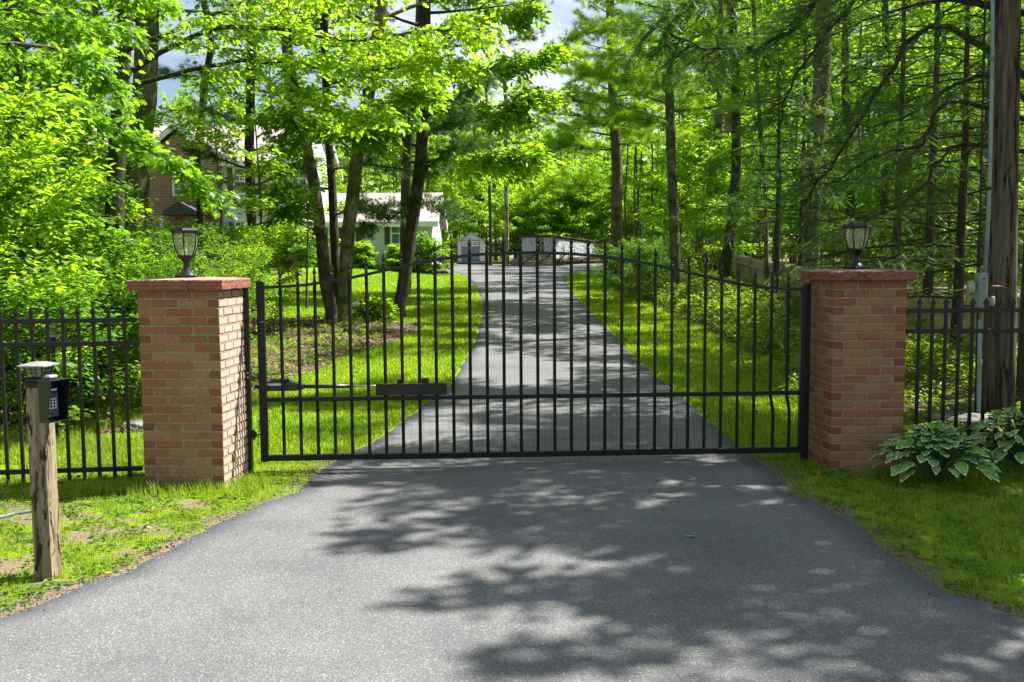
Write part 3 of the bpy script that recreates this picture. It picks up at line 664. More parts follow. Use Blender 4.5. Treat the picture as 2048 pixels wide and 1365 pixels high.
for s1 in range(4):
    Mz = Matrix.Rotation(s1*math.pi/2, 3, 'Z')
    for f in (-1, -.33, .33): fr.tube([Mz @ Vector((f*(hb+.002), -(hb+.002), z0)), Mz @ Vector((f*(ht+.002), -(ht+.002), z1))], .0022 if abs(f) < 1 else .0035, 4)
    for zz in (.05, .07):
        r1 = hb+.003+(ht-hb)*(zz-z0)/(z1-z0); fr.tube([Mz @ Vector((-r1, -r1, zz)), Mz @ Vector((r1, -r1, zz))], .0018, 4)
fr.build('lamp_frame', M['black'], lc)
cp = MB(); a, b = .078, .03
cp.add([(-a, -a, .087), (a, -a, .087), (a, a, .087), (-a, a, .087), (-a, -a, .093), (a, -a, .093), (a, a, .093), (-a, a, .093), (-b, -b, .108), (b, -b, .108), (b, b, .108), (-b, b, .108)],
       [(3, 2, 1, 0), (0, 1, 5, 4), (1, 2, 6, 5), (2, 3, 7, 6), (3, 0, 4, 7), (4, 5, 9, 8), (5, 6, 10, 9), (6, 7, 11, 10), (7, 4, 8, 11), (8, 9, 10, 11)])
cp.build('lamp_cap', M['capgrey'], lc)
kz = at(112, 800, pp.y).z
kp = thing('entry_keypad', 'black hooded entry keypad mounted on the weathered wooden post', 'keypad', (pp.x+.068, pp.y-.045, kz-.115), math.radians(64))
# local frame: faces -y, x to the right
hd = MB(); w2 = .062
for s in (-1, 1): hd.prism([(s*w2-(.003 if s > 0 else 0), .0, 0), (s*w2-(.003 if s > 0 else 0), -.07, .015), (s*w2-(.003 if s > 0 else 0), -.105, .235), (s*w2-(.003 if s > 0 else 0), 0, .235)], (.003, 0, 0))
hd.box((0, -.0525, .2365), (2*w2+.002, .107, .003)); hd.box((0, -.035, .0065), (2*w2-.004, .068, .004)); hd.box((0, -.002, .118), (2*w2-.008, .004, .225))
hd.build('hood', M['black'], kp)
MB().box((0, .006, .12), (.09, .012, .2)).build('back_plate', M['black'], kp)
pd = MB(); pd.bbox((0, -.0175, .095), (.09, .026, .14), .006); pdo = pd.build('key_panel', mat('keypad_face', (.05, .065, .10), .35)[0], kp)
MB().box((.005, -.0320, .178), (.05, .004, .012)).build('status_strip', M['label'], kp)
for i in range(3):
    for j_ in range(4): MB().bbox((-.018+i*.019, -.0325, .078+j_*.0165), (.0135, .005, .011), .002).build('key', M['keys'], pdo)
wl = MB().bbox((.0, -.03, .25), (.06, .04, .02), .006); wl.build('sensor_cover', M['capgrey'], kp)
# ------------------------------------------------------------------ small things in the verge
a = [gnd(*q_) for q_ in ((-40, 1046), (0, 1040), (30, 1032), (62, 1027), (90, 1030))]
a = [Vector((q_.x, q_.y, q_.z+.012)) for q_ in a]
tag(MB().tube(a, [.011, .011, .010, .009, .006], 8).build('grey_conduit', mat('grey_pipe', (.16, .17, .2), .5)[0]), 'grey conduit pipe lying in the grass behind the keypad post', 'pipe')
def flatleaf(name, p, s, rz_, material, label, cat):
    mb = MB(); out = [(0, 0), (.2, .13), (.38, .3), (.45, .14), (.7, .2), (.8, .06), (1, 0), (.8, -.07), (.66, -.22), (.45, -.12), (.33, -.3), (.18, -.12)]
    c, s_ = math.cos(rz_), math.sin(rz_)
    up = [(s*(u*c-v*s_), s*(u*s_+v*c), .012+.02*s*math.sin(u*5)) for u, v in out]
    mb.add(up, [tuple(range(len(out)))]); o = mb.build(name, material, loc=(p.x, p.y, p.z+.006)); return tag(o, label, cat)
flatleaf('fallen_leaf', gnd(1370, 1079), .085, .1, mat('fresh_leaf', (.10, .36, .04), .5)[0], 'fresh green leaf lying on the shaded asphalt', 'leaf')
for i, (px, py, cc) in enumerate(((1155, 1066, 0), (800, 1070, 0), (590, 1180, 1), (1290, 1240, 0), (830, 1070, 1), (480, 1330, 0))):
    pass
d = gnd(217, 1160); dd = thing('dandelion', 'yellow dandelion flower at the left asphalt edge', 'flower', d)
MB().tube([(0, 0, 0), (.004, 0, .03)], .0016, 5).build('stem', M['weed'], dd)
fh = MB()
for k in range(26):
    g_ = k*2.4; r1 = .004+.012*(k/26); fh.add([(r1*.3*math.cos(g_), r1*.3*math.sin(g_), .03), (r1*math.cos(g_-.25), r1*math.sin(g_-.25), .036), (1.25*r1*math.cos(g_), 1.25*r1*math.sin(g_), .035), (r1*math.cos(g_+.25), r1*math.sin(g_+.25), .036)], [(0, 1, 2, 3)])
fh.build('flower_head', M['yellow'], dd)
# ------------------------------------------------------------------ utility pole with conduit and meter box
pb = at(2000, 838, 10.5); pz = float(G(pb.x, 10.5))
up_ = thing('utility_pole', 'weathered wooden utility pole rising behind the right iron fence', 'utility pole', (pb.x, 10.5, pz))
pt = at(2014, 0, 10.5); lx = (pt.x-pb.x)/(pt.z-pz)
MB().tube([(lx*z, .0, z) for z in np.linspace(-.1, 10, 14)], list(np.linspace(.148, .115, 14)), 20).build('pole', M['pole'], up_, smooth=True)
wb = MB(); q = at(1972, 660, 10.25); wb.tube([(q.x-pb.x-.02+lx*.5*z, -.12, z) for z in (0, 1, 2, 4, 8)], .012, 8); wb.build('black_cable', M['black'], up_)
cd = thing('conduit_riser', 'grey green conduit pipe climbing beside the utility pole', 'conduit', (0, 0, 0))
c1 = [at(px, py, 10.3) for px, py in ((1986, -60), (1985, 100), (1980, 330), (1977, 430), (1970, 545))]
MB().tube(c1, .021, 12).build('upper_pipe', M['pvc'], cd, smooth=True)
c2 = [at(px, py, 10.3) for px, py in ((1960, 640), (1958, 740), (1957, 830))]; c2.append(Vector((c2[-1].x, 10.3, -.05)))
MB().tube(c2, .021, 12).build('lower_pipe', M['pvc'], cd, smooth=True)
MB().tube([at(1979, 374, 10.3), at(1978.5, 381, 10.3)], .026, 12).build('strap', M['black'], cd)
q = at(1959, 578, 10.25); q2 = at(1952, 546, 10.25); q3 = at(1968, 614, 10.25)
mbx = thing('meter_box', 'grey green electric box on the conduit by the utility pole', 'meter box', (q.x, 10.22, q3.z))
hz = q2.z-q3.z; wz = q3.x-q2.x; MB().bbox((0, 0, hz/2), (wz, .1, hz), .006).build('box', M['boxgrey'], mbx)
MB().bbox((0, -.053, hz/2), (wz*.86, .008, hz*.9), .003).build('box_door', M['boxgrey'], mbx); MB().box((.0, -.0585, hz*.83), (.03, .003, .014)).build('label_plate', M['black'], mbx)
MB().lathe([(.03, 0), (.045, .03), (.045, .09), (.03, .115)], 16).build('meter_dome', M['jar'], mbx, loc=(-wz/2-.045, .02, hz*.45))
q = at(1976, 612, 10.22); ins = thing('glass_insulator', 'pair of pale glass jars wired to the utility pole', 'insulator', (q.x, 10.26, q.z))
for k_ in (0, 1): MB().lathe([(.022, 0), (.03, .01), (.031, .07), (.022, .09), (.012, .1)], 14, c=(-.01+k_*.07, 0, 0)).build('jar', M['jar'], ins, smooth=True)
ww = MB(); ww.tube([(-.01, 0, .09), (.0, -.01, .17), (.05, -.02, .205), (.13, -.03, .205)], .006, 6); ww.build('red_wire', M['red'], ins)
ww = MB(); ww.tube([(.13, -.03, .205), (.2, -.04, .18), (.24, -.05, .1), (.22, -.05, .02), (.15, -.03, .0)], .005, 6); ww.build('black_wire', M['black'], ins)

# ------------------------------------------------------------------ hostas
def hosta(label, p, rad, hgt, n, seed):
    r_ = random.Random(seed); t = thing('hosta_plant', label, 'hosta', p, 0, 'variegated hostas by the right fence'); mb = MB(); st = MB()
    for k in range(n):
        f = (k+.5)/n*.94; az = k*2.39996+r_.uniform(-.3, .3); rr = rad*(f**.6)*r_.uniform(.8, 1.1)
        el = (1-f)*1.05+.12; L_ = r_.uniform(.11, .185)*(.8+.35*f); W_ = L_*r_.uniform(.23, .31)
        reach = rr-.45*L_; z0 = hgt*(1-f*f*.72)*r_.uniform(.78, 1.05)
        base = Vector((math.cos(az)*reach, math.sin(az)*reach, z0)); out = Vector((math.cos(az), math.sin(az), 0)); side = Vector((-math.sin(az), math.cos(az), 0))
        tw = r_.uniform(-.5, .5); side = (side+Vector((0, 0, tw))).normalized()
        pit = el*.8+r_.uniform(-.1, .25); nu = 8; pr = [0, .62, .9, 1, .97, .84, .62, .34, .02]; cs = [-1, -.84, -.45, 0, .45, .84, 1]; vs = []
        pos = base.copy()
        for i in range(nu+1):
            u = i/nu; a = pit+.15-u*(1.35+.35*f)
            d = out*math.cos(a)+Vector((0, 0, math.sin(a)))
            if i: pos = pos+d*L_/nu
            nrm = side.cross(d)
            for c in cs:
                wv = W_*pr[i]*c+.0; vs.append(pos+side*wv+nrm*(-.30*abs(c)*W_*pr[i])*-1+nrm*(.006*math.sin(u*14+c*3)*abs(c)))
        nc_ = len(cs); fs = []; ms = []
        o = len(mb.v); mb.v += [tuple(v) for v in vs]; mb.a += [r_.random()]*len(vs)
        for i in range(nu):
            for j in range(nc_-1):
                mb.f.append((o+i*nc_+j, o+i*nc_+j+1, o+(i+1)*nc_+j+1, o+(i+1)*nc_+j)); mb.m.append(1 if j in (0, nc_-2) or i == nu-1 else 0)
        st.tube([(out*.03*r_.random()), out*reach*.5+Vector((0, 0, z0*.75)), base], [.006, .005, .004], 5)
    fo = mb.build('foliage', [M['hosta'], M['hosta_edge']], t, smooth=True); st.build('stems', mat('hosta_stems', (.06, .12, .04), .5)[0], t); return t
ph_ = at(1872, 950, 7.5)
hosta('large white edged hosta touching the right brick pillar', (ph_.x, 7.5, float(G(ph_.x, 7.5))+.02), .47, .38, 125, 3)
ph_ = at(2040, 900, 7.9)
hosta('white edged hosta at the right frame edge below the utility pole', (ph_.x, 7.9, float(G(ph_.x, 7.9))+.05), .48, .44, 115, 9)
# ------------------------------------------------------------------ foliage machinery
DIA = (np.array([(0, 0, 0), (.42, -.30, .10), (1, 0, -.06), (.42, .30, .10)]), [np.array([[0, 1, 2], [0, 2, 3]])])
OVA = (np.array([(0, 0, 0), (.3, -.26, .07), (.68, -.20, .04), (1, 0, -.10), (.68, .20, .04), (.3, .26, .07)]), [np.array([[0, 1, 2, 3], [0, 3, 4, 5]])])
LAN = (np.array([(0, 0, 0), (.35, -.15, .04), (1, 0, -.12), (.35, .15, .04)]), [np.array([[0, 1, 2], [0, 2, 3]])])
_o = [(0, 0), (.18, -.06), (.28, -.30), (.42, -.14), (.55, -.36), (.68, -.13), (.84, -.2), (1, 0), (.84, .2), (.68, .13), (.55, .36), (.42, .14), (.28, .30), (.18, .06)]
OAK = (np.array([(u, v, .10*abs(v)-.12*u*u) for u, v in _o]), [np.array([[0, 1, 13, 0]])[:, :3], np.array([[1, 3, 11, 13], [3, 5, 9, 11], [5, 7, 9, 5]][:2]), np.array([[1, 2, 3], [3, 4, 5], [5, 6, 7], [5, 7, 9], [7, 8, 9], [9, 10, 11], [11, 12, 13]])])
_n = []; _f = []
for _k in range(7):        # a flat spray of short needles along a twig
    u_ = .06+_k*.135; ln = .17*(1-.45*abs(u_-.4))
    for s_ in (-1, 1):
        _i = len(_n); _n += [(u_, 0, 0), (u_+.075, 0, 0), (u_+.11, s_*ln, -.02)]; _f.append([_i, _i+1, _i+2])
HEM = (np.array(_n), [np.array(_f)])
_n = []; _f = []
_r = random.Random(2)
for _k in range(13):       # a tuft of long needles
    a_, e_ = _k*2.4, _r.uniform(.15, 1.15); d_ = Vector((math.cos(e_), math.sin(e_)*math.cos(a_), math.sin(e_)*math.sin(a_)))
    s_ = d_.orthogonal().normalized()*.028; _i = len(_n); b_0 = Vector((_k*.02, 0, 0)); _n += [tuple(b_0+s_), tuple(b_0-s_), tuple(b_0+d_*_r.uniform(.8, 1.1))]; _f.append([_i, _i+1, _i+2])
NDL = (np.array(_n), [np.array(_f)])
def catmull(P, tt):
    Q = np.vstack([2*P[0]-P[1], P, 2*P[-1]-P[-2]]); out = []
    for t in tt:
        i = min(int(t), len(P)-2); f = t-i; a, b, c, d = Q[i:i+4]
        out.append(.5*(2*b+(c-a)*f+(2*a-5*b+4*c-d)*f*f+(3*b-a-3*c+d)*f**3))
    return np.array(out)
def unit(a): return a/np.maximum(np.linalg.norm(a, axis=-1, keepdims=True), 1e-9)
def leaves(name, P, D, U, S, shape, material, rg):
    T, FS = shape; n = len(P); k = len(T)
    D = unit(D); B = unit(np.cross(U, D)); Nn = np.cross(D, B); S = S[:, None, None]
    V = P[:, None]+S*(T[None, :, :1]*D[:, None]+T[None, :, 1:2]*B[:, None]+T[None, :, 2:]*Nn[:, None])
    o = (np.arange(n)*k)[:, None, None]
    fk = [(o+f[None]).reshape(-1, f.shape[1]) for f in FS]
    return npmesh(name, V.reshape(-1, 3), fk, material, np.repeat(rg.random(n), k))
def spray(Cn, Dn, per, r, rg, flat=.22, droop=.25):
    """leaf positions/directions/normals around spray centres"""
    m = len(Cn); Cn = np.repeat(Cn, per, 0); Dn = np.repeat(Dn, per, 0); n = m*per
    side = unit(np.stack([-Dn[:, 1], Dn[:, 0], np.zeros(n)], -1)+1e-6)
    u = rg.uniform(-.6, 1, n)[:, None]; v = rg.normal(0, .5, n)[:, None]; h = rg.normal(0, flat, n)[:, None]
    rr = (r if np.ndim(r) else np.full(m, r)); rr = np.repeat(rr, per)[:, None]
    P = Cn+rr*(u*Dn+v*side); P[:, 2] += (rr*h)[:, 0]-(rr*droop)[:, 0]*np.abs(v[:, 0])
    D = Dn*.8+side*np.sign(v)*.9+rg.normal(0, .35, (n, 3)); D[:, 2] -= .25
    U = np.array([0, 0, 1.])+rg.normal(0, .42, (n, 3)); return P, D, U
def limbpath(p, az, el, L, rg, n=5, curl=-.25, wob=.12):
    pts = [np.array(p, float)]; 
    for i in range(n):
        el2 = el+curl*(i/n); az += rg.normal(0, wob)
        pts.append(pts[-1]+L/n*np.array([math.cos(az)*math.cos(el2), math.sin(az)*math.cos(el2), math.sin(el2)]))
    return np.array(pts)
def along(pts, t):
    f = t*(len(pts)-1); i = min(int(f), len(pts)-2); f -= i
    return pts[i]*(1-f)+pts[i+1]*f, unit(pts[i+1]-pts[i])
def grow(trunk, spec, rg):
    """trunk: list of (x,y,z,r). returns tubes [(pts, radii, sides)], spray centres, dirs, sizes"""
    T = np.array(trunk, float); zt = T[:, 2]; tubes = []; Cn = []; Dn = []; Rn = []
    z0, z1 = spec['z0'], spec['z1']; nl = spec['limbs']; az = rg.uniform(0, 6.28)
    fl = spec.get('az')
    for i in range(nl):
        u = (i+rg.uniform(.1, .9))/nl; z = z0+(z1-z0)*u; az += 2.4+rg.normal(0, .3)
        a = az if fl is None else fl[0]+fl[1]*rg.uniform(-1, 1)
        p = np.array([np.interp(z, zt, T[:, 0]), np.interp(z, zt, T[:, 1]), z]); rt = np.interp(z, zt, T[:, 3])
        prof = spec['prof'](u); L = spec['R']*prof*rg.uniform(.75, 1.15)
        if L < .25: continue
        el = spec['el'](u)+rg.normal(0, .1)
        lp = limbpath(p, a, el, L, rg, 5, spec.get('curl', -.2), spec.get('wob', .12))
        r0 = min(rt*.55, .012+.011*L*spec.get('thick', 1)); tubes.append((lp, np.linspace(r0, .004, 6), 5))
        nb = max(2, int(spec['br']*L/spec['R']+.5))
        for j in range(nb):
            t = spec.get('bare', .25)+(1-spec.get('bare', .25))*(j+rg.uniform(.2, .9))/nb
            q, d = along(lp, min(t, .999)); sgn = 1 if j % 2 else -1
            ab = math.atan2(d[1], d[0])+sgn*rg.uniform(.5, 1.1)*(1-.5*t); bl = spec['bl']*L*(1.15-.75*t)*rg.uniform(.7, 1.2)
            be = math.asin(max(-1, min(1, d[2])))*.6+spec.get('bel', 0)+rg.normal(0, .15)
            bp = limbpath(q, ab, be, bl, rg, 3, spec.get('bcurl', -.25), .15)
            tubes.append((bp, np.linspace(r0*.38, .002, 4), 3))
            ns = max(1, int(spec['sp']*bl/(spec['bl']*spec['R'])+.6))
            for k in range(ns):
                q2, d2 = along(bp, min(.999, (k+rg.uniform(.3, 1))/ns)); Cn.append(q2); Dn.append(d2); Rn.append(spec['sr']*rg.uniform(.7, 1.25))
        q, d = along(lp, .98); Cn.append(q); Dn.append(d); Rn.append(spec['sr'])
    return tubes, np.array(Cn), np.array(Dn), np.array(Rn)
def wood(mb, tubes, m=0):
    for pts, rad, n in tubes: mb.tube([Vector(p) for p in pts], list(rad), n, m, cap=False)
def flare(T):
    """add a root flare below the first trunk point"""
    x, y, z, r = T[0]; out = [(x, y, z-.25, r*1.45), (x, y, z, r*1.2), (x+(T[1][0]-x)*.06, y, z+.22, r*1.0)]
    return out+T[1:]
BROAD = dict(limbs=30, R=3.4, br=6, bl=.42, sp=5, sr=.34, prof=lambda u: .55+.9*math.sin(min(1, u*1.05)*math.pi)*.6, el=lambda u: .15+.75*u, curl=-.25, bare=.25)
PINE = dict(limbs=44, R=3.0, br=7, bl=.34, sp=5, sr=.2, prof=lambda u: 1.05-.8*u, el=lambda u: .02+.35*u, curl=.18, bare=.2, bel=.05, bcurl=.2)
def tree(name, label, cat, trunk, spec, leaf, rg, per=22, size=.13, shape=DIA, bark='bark', group=None, sides=10, extra=(), loc=None, crownname='crown', smj=.3, root=True):
    """one tree: Empty > trunk (with its limbs), crown"""
    T = trunk; base = T[0][:3]; T = [(x-base[0], y-base[1], z-base[2], r) for x, y, z, r in T]
    sp = dict(spec); tubes, Cn, Dn, Rn = grow(T, sp, rg)
    for ex in extra:      # hand-placed limbs, in world coordinates
        pts = np.array([tuple(p) for p in ex['pts']])-np.array(base); r0 = ex.get('r', .03); k = len(pts)
        # resample smooth
        tt = np.linspace(0, k-1, k*4); pts = catmull(pts, tt); pts[1:-1] += rg.normal(0, .015, pts[1:-1].shape)
        tubes.append((pts, np.linspace(r0, r0*.25, len(pts)), 6)); L = np.linalg.norm(np.diff(pts, axis=0), axis=1).sum()
        t0 = ex.get('t0', .2)
        for j in range(int(ex.get('n', 14))):
            t = t0+(1-t0)*(j+rg.uniform(0, .9))/ex.get('n', 14); q, d = along(pts, min(t, .999)); sgn = 1 if j % 2 else -1
            ab = math.atan2(d[1], d[0])+sgn*rg.uniform(.3, 1.1); bl = ex.get('bl', .6)*rg.uniform(.5, 1.2)*(1.2-.6*t)
            bp = limbpath(q, ab, ex.get('be', -.1)+rg.normal(0, .3), bl, rg, 3, ex.get('bc', -.2), .2); tubes.append((bp, np.linspace(max(.003, r0*.25), .0015, 4), 3))
            for k2 in range(ex.get('sp', 3)):
                q2, d2 = along(bp, min(.999, (k2+rg.uniform(.3, 1))/ex.get('sp', 3))); Cn = np.vstack([Cn, q2]) if len(Cn) else q2[None]; Dn = np.vstack([Dn, d2]) if len(Dn) else d2[None]; Rn = np.append(Rn, ex.get('sr', sp['sr'])*rg.uniform(.7, 1.2))
    e = thing(name, label, cat, loc or base, 0, group)
    mb = MB(); Tt = flare(T) if root else T
    mb.tube([Vector(p[:3]) for p in Tt], [p[3] for p in Tt], sides, cap=False); wood(mb, tubes)
    mb.build('trunk', M[bark], e, smooth=True)
    if len(Cn):
        P, D, U = spray(Cn, Dn, per, Rn, rg, flat=sp.get('flat', .22), droop=sp.get('droop', .25))
        if shape is NDL: D = np.repeat(Dn, per, 0)+rg.normal(0, .45, P.shape); D[:, 2] += .25
        if shape is HEM: U = np.array([0, 0, 1.])+rg.normal(0, .22, P.shape)
        S = size*rg.uniform(1-smj, 1+smj, len(P)); link(crownname, leaves(crownname, P, D, U, S, shape, leaf if not isinstance(leaf, str) else M[leaf], rg), e)
    return e
def tpath(pxs, Y, w0, w1, H, wob=.05, rg=rng, base=None):
    """trunk through photo points standing at distance Y; continues up to height H"""
    P = [at(px, py, Y) for px, py in pxs]; b = P[0]; g = float(G(b.x, Y)) if base is None else base
    out = [(b.x, Y, g)]+[(p.x, Y+rg.normal(0, wob), p.z) for p in P[1:]]
    dx = (P[-1].x-P[-2].x)/max(.3, P[-1].z-P[-2].z); dx = max(-.15, min(.15, dx)); z = out[-1][2]; x = out[-1][0]
    while z < g+H:
        z += 1.6; x += dx*1.6+rg.normal(0, .05); dx *= .6; out.append((x, Y+rg.normal(0, wob), z))
    zs = [o[2] for o in out]; s = Y/F
    return [(o[0], o[1], o[2], (w0*s/2)*(1-(o[2]-g)/H*(1-w1/w0)) if o[2]-g < H else w1*s*.4) for o in out]
# ------------------------------------------------------------------ trees with a trunk of their own in the photo
r0 = np.random.default_rng(101)
def sp(base, **k): d = dict(base); d.update(k); return d
T1 = tpath([(258, 560), (268, 470), (280, 300), (288, 200), (293, 60), (295, 0)], 21, 56, 30, 15, .05, r0)
tree('oak_tree', 'thick oak trunk rising in the thicket behind the left pillar', 'tree', T1, sp(BROAD, z0=6.2, z1=15, limbs=26, R=4.2, br=7), 'leaf', r0, 20, .17, OVA, 'bark_moss')
T2 = tpath([(402, 560), (402, 440), (398, 290), (410, 165), (423, 90), (408, 0)], 27, 17, 10, 15, .02, r0)
tree('crooked_tree', 'slim crooked tree in front of the brick bay of the house', 'tree', T2, sp(BROAD, z0=8.5, z1=15, limbs=12, R=2.2, br=4), 'leaf', r0, 16, .16, DIA, 'bark_dark')
T3 = tpath([(508, 600), (505, 500), (499, 300), (503, 100), (500, 0)], 26, 21, 13, 16, .02, r0)
pinex = lambda pts, **k: dict(dict(pts=pts, r=.035, n=20, bl=.75, sp=4, sr=.2, be=.1, bc=.25, t0=.15), **k)
tree('white_pine', 'straight dark pine left of the lawn with low drooping boughs', 'pine', T3, sp(PINE, z0=6.2, z1=15.5, limbs=34, R=2.8), 'pine', r0, 7, .15, NDL, 'bark_dark',
     extra=[pinex([at(503, 300, 26), at(560, 290, 25.5), at(640, 262, 25)], n=20), pinex([at(500, 340, 26), at(440, 318, 25.8), at(385, 300, 25.5)], n=12), pinex([at(503, 250, 26), at(450, 235, 26), at(390, 215, 26)], n=14),
            pinex([at(503, 180, 26), at(560, 190, 26), at(620, 205, 26)], n=18), pinex([at(505, 375, 26), at(560, 350, 25.5), at(610, 330, 25)], n=14)])
T4 = tpath([(664, 655), (650, 560), (643, 475), (628, 365), (610, 284), (588, 190), (575, 100), (570, 0)], 23.5, 25, 16, 15, .02, r0)
bx = lambda pts, **k: dict(dict(pts=pts, r=.03, n=16, bl=.8, sp=3, sr=.33, be=-.1, t0=.25), **k)
tree('leaning_tree', 'left leaning grey tree of the clump on the lawn', 'tree', T4, sp(BROAD, z0=6.0, z1=15, limbs=20, R=3.4), 'leaf_bright', r0, 20, .15, OVA, 'bark',
     extra=[bx([at(632, 395, 23.5), at(590, 430, 23), at(545, 470, 22.5)], n=14), bx([at(640, 440, 23.5), at(600, 395, 23), at(540, 380, 22.6)], n=10)])
T5 = tpath([(676, 620), (670, 511), (664, 365), (656, 255), (650, 120), (646, 0)], 24.5, 18, 12, 15, .02, r0)
tree('dark_tree', 'straight dark tree in the middle of the clump on the lawn', 'pine', T5, sp(PINE, z0=5.5, z1=15, limbs=26, R=2.4), 'pine', r0, 6, .15, NDL, 'bark_dark',
     extra=[pinex([at(668, 430, 24.5), at(720, 415, 24.2), at(790, 440, 24)], n=22, r=.03), pinex([at(664, 340, 24.5), at(740, 330, 24), at(860, 350, 23.8)], n=26), pinex([at(668, 380, 24.5), at(610, 375, 24.2), at(560, 390, 24)], n=14)])
T6 = tpath([(690, 640), (690, 560), (697, 460), (707, 383), (717, 291), (735, 200), (752, 90), (765, 0)], 23, 28, 18, 15, .02, r0)
tree('moss_barked_tree', 'sunlit mossy maple at the right of the trunk clump on the lawn', 'tree', T6, sp(BROAD, z0=4.9, z1=15, limbs=26, R=4.0, br=7), 'leaf_bright', r0, 24, .15, OVA, 'bark_moss',
     extra=[bx([at(715, 310, 23), at(640, 250, 22), at(560, 215, 21)], n=22, sr=.38), bx([at(722, 270, 23), at(790, 200, 22), at(850, 180, 21)], n=20), bx([at(712, 330, 23), at(740, 270, 22.5), at(730, 240, 22)], n=14)])
for px, Y, H2, R2, lab, sd_ in ((515, 21, 5.2, 1.5, 'small bright maple growing before the straight dark pine', 5), (225, 19.5, 4.4, 1.3, 'small bright maple left of the thick oak trunk', 6), (610, 27, 4.6, 1.2, 'small bright sapling left of the leaning tree clump', 7), (436, 24, 5.0, 1.3, 'thin bright sapling before the brick entrance bay', 8)):
    X_ = at(px, 500, Y).x; g_ = float(G(X_, Y)); gg = np.random.default_rng(sd_)
    tree('young_maple', lab, 'sapling', [(X_, Y, g_, .035), (X_+.1, Y, g_+H2*.5, .025), (X_, Y, g_+H2, .008)], sp(BROAD, z0=1.7, z1=H2, limbs=13, R=R2, br=5, sr=.26), 'leaf_bright', gg, 12, .12, OVA, 'twig')
T7 = tpath([(797, 640), (805, 585), (820, 475), (832, 400), (841, 328), (848, 220), (850, 100), (850, 0)], 24, 26, 17, 16, .02, r0)
tree('leaning_pine', 'dark leaning pine standing alone at the lawn edge', 'pine', T7, sp(PINE, z0=6.0, z1=15.5, limbs=30, R=3.0), 'pine', r0, 6, .15, NDL, 'bark_dark',
     extra=[pinex([at(838, 350, 24), at(900, 300, 23.5), at(965, 290, 23)], n=22), pinex([at(843, 300, 24), at(780, 270, 23.5), at(700, 250, 23.3)], n=24), pinex([at(836, 385, 24), at(860, 420, 23.7), at(905, 440, 23.5)], n=14, r=.02),
            pinex([at(845, 240, 24), at(905, 200, 23.7), at(960, 170, 23.5)], n=20), pinex([at(845, 280, 24), at(880, 250, 24), at(930, 240, 24)], n=16), pinex([at(834, 400, 24), at(780, 440, 23.7), at(735, 480, 23.5)], n=14, r=.02)])
# right of the drive
T9 = tpath([(1232, 572), (1232, 480), (1234, 330), (1226, 200), (1222, 60), (1220, 0)], 37, 25, 15, 13, .02, r0)
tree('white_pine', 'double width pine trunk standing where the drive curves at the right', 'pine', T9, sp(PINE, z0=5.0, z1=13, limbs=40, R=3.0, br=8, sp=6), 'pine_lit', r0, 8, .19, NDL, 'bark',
     extra=[pinex([at(1230, 300, 37), at(1160, 290, 36), at(1090, 300, 35.5)], n=22, bl=1.1), pinex([at(1230, 230, 37), at(1150, 200, 36), at(1060, 210, 35.5)], n=24, bl=1.2), pinex([at(1230, 150, 37), at(1140, 120, 36), at(1050, 130, 35.5)], n=24, bl=1.2),
            pinex([at(1230, 380, 37), at(1170, 370, 36), at(1120, 385, 35.5)], n=14, bl=.9)])
T8 = tpath([(1354, 606), (1348, 450), (1342, 300), (1338, 150), (1334, 0)], 28.5, 22, 15, 12.5, .01, r0)
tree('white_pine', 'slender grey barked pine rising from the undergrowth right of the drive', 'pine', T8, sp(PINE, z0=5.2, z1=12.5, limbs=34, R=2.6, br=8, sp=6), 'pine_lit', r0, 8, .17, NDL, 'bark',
     extra=[pinex([at(1345, 250, 28.5), at(1270, 240, 28), at(1180, 250, 27.5)], n=20, bl=.8), pinex([at(1345, 170, 28.5), at(1260, 150, 28), at(1160, 150, 27.5)], n=22, bl=.9), pinex([at(1345, 100, 28.5), at(1250, 60, 28), at(1150, 70, 27.5)], n=22, bl=.9)])
def bare(pxs, Y, w0, w1, H, name, label, bark, z0=6, leaf='leaf_far', R_=2.8, limbs=18, seed=None, cat='tree', extra=(), per=16, size=.17):
    t = tpath(pxs, Y, w0, w1, H, .02, r0)
    return tree(name, label, cat, t, sp(BROAD, z0=z0, z1=H, limbs=limbs, R=R_, br=5), leaf, r0, per, size, DIA, bark, extra=extra, sides=8)
bare([(1391, 548), (1400, 480), (1410, 440), (1428, 330), (1438, 248), (1441, 170), (1443, 100), (1440, 0)], 40, 17, 11, 16, 'leaning_tree', 'slim right leaning tree before the wooden fence', 'bark', 5)
bare([(1443, 600), (1452, 520), (1465, 440), (1473, 330), (1473, 200), (1470, 120), (1462, 0)], 29.5, 23, 13, 13.5, 'dark_tree', 'dark leaning tree rooted in the undergrowth before the wooden fence', 'bark_dark', 6.2, 'leaf')
bare([(1462, 520), (1462, 400), (1460, 300), (1455, 220), (1452, 130)], 44, 14, 10, 15, 'pale_tree', 'pale smooth tree behind the dark leaning one', 'bark_pale', 7)
bare([(1535, 560), (1531, 400), (1520, 250), (1512, 120), (1506, 0)], 24, 10, 6, 13, 'young_tree', 'thin young tree at the wooden fence', 'bark', 5.0, R_=1.8, limbs=12)
bare([(1622, 560), (1622, 500), (1627, 330), (1640, 200), (1647, 103), (1650, 0)], 21.5, 38, 26, 13, 'rough_barked_tree', 'thick rough barked tree behind the right lantern pillar', 'bark', 7, 'leaf', 2.6, 16)
bare([(1704, 560), (1700, 400), (1695, 250), (1690, 150), (1695, 0)], 27, 19, 14, 13.5, 'forked_tree', 'dark forked tree behind the right lantern', 'bark_dark', 6.5, extra=[bx([at(1700, 300, 27), at(1670, 220, 27), at(1655, 130, 27)], n=6)])
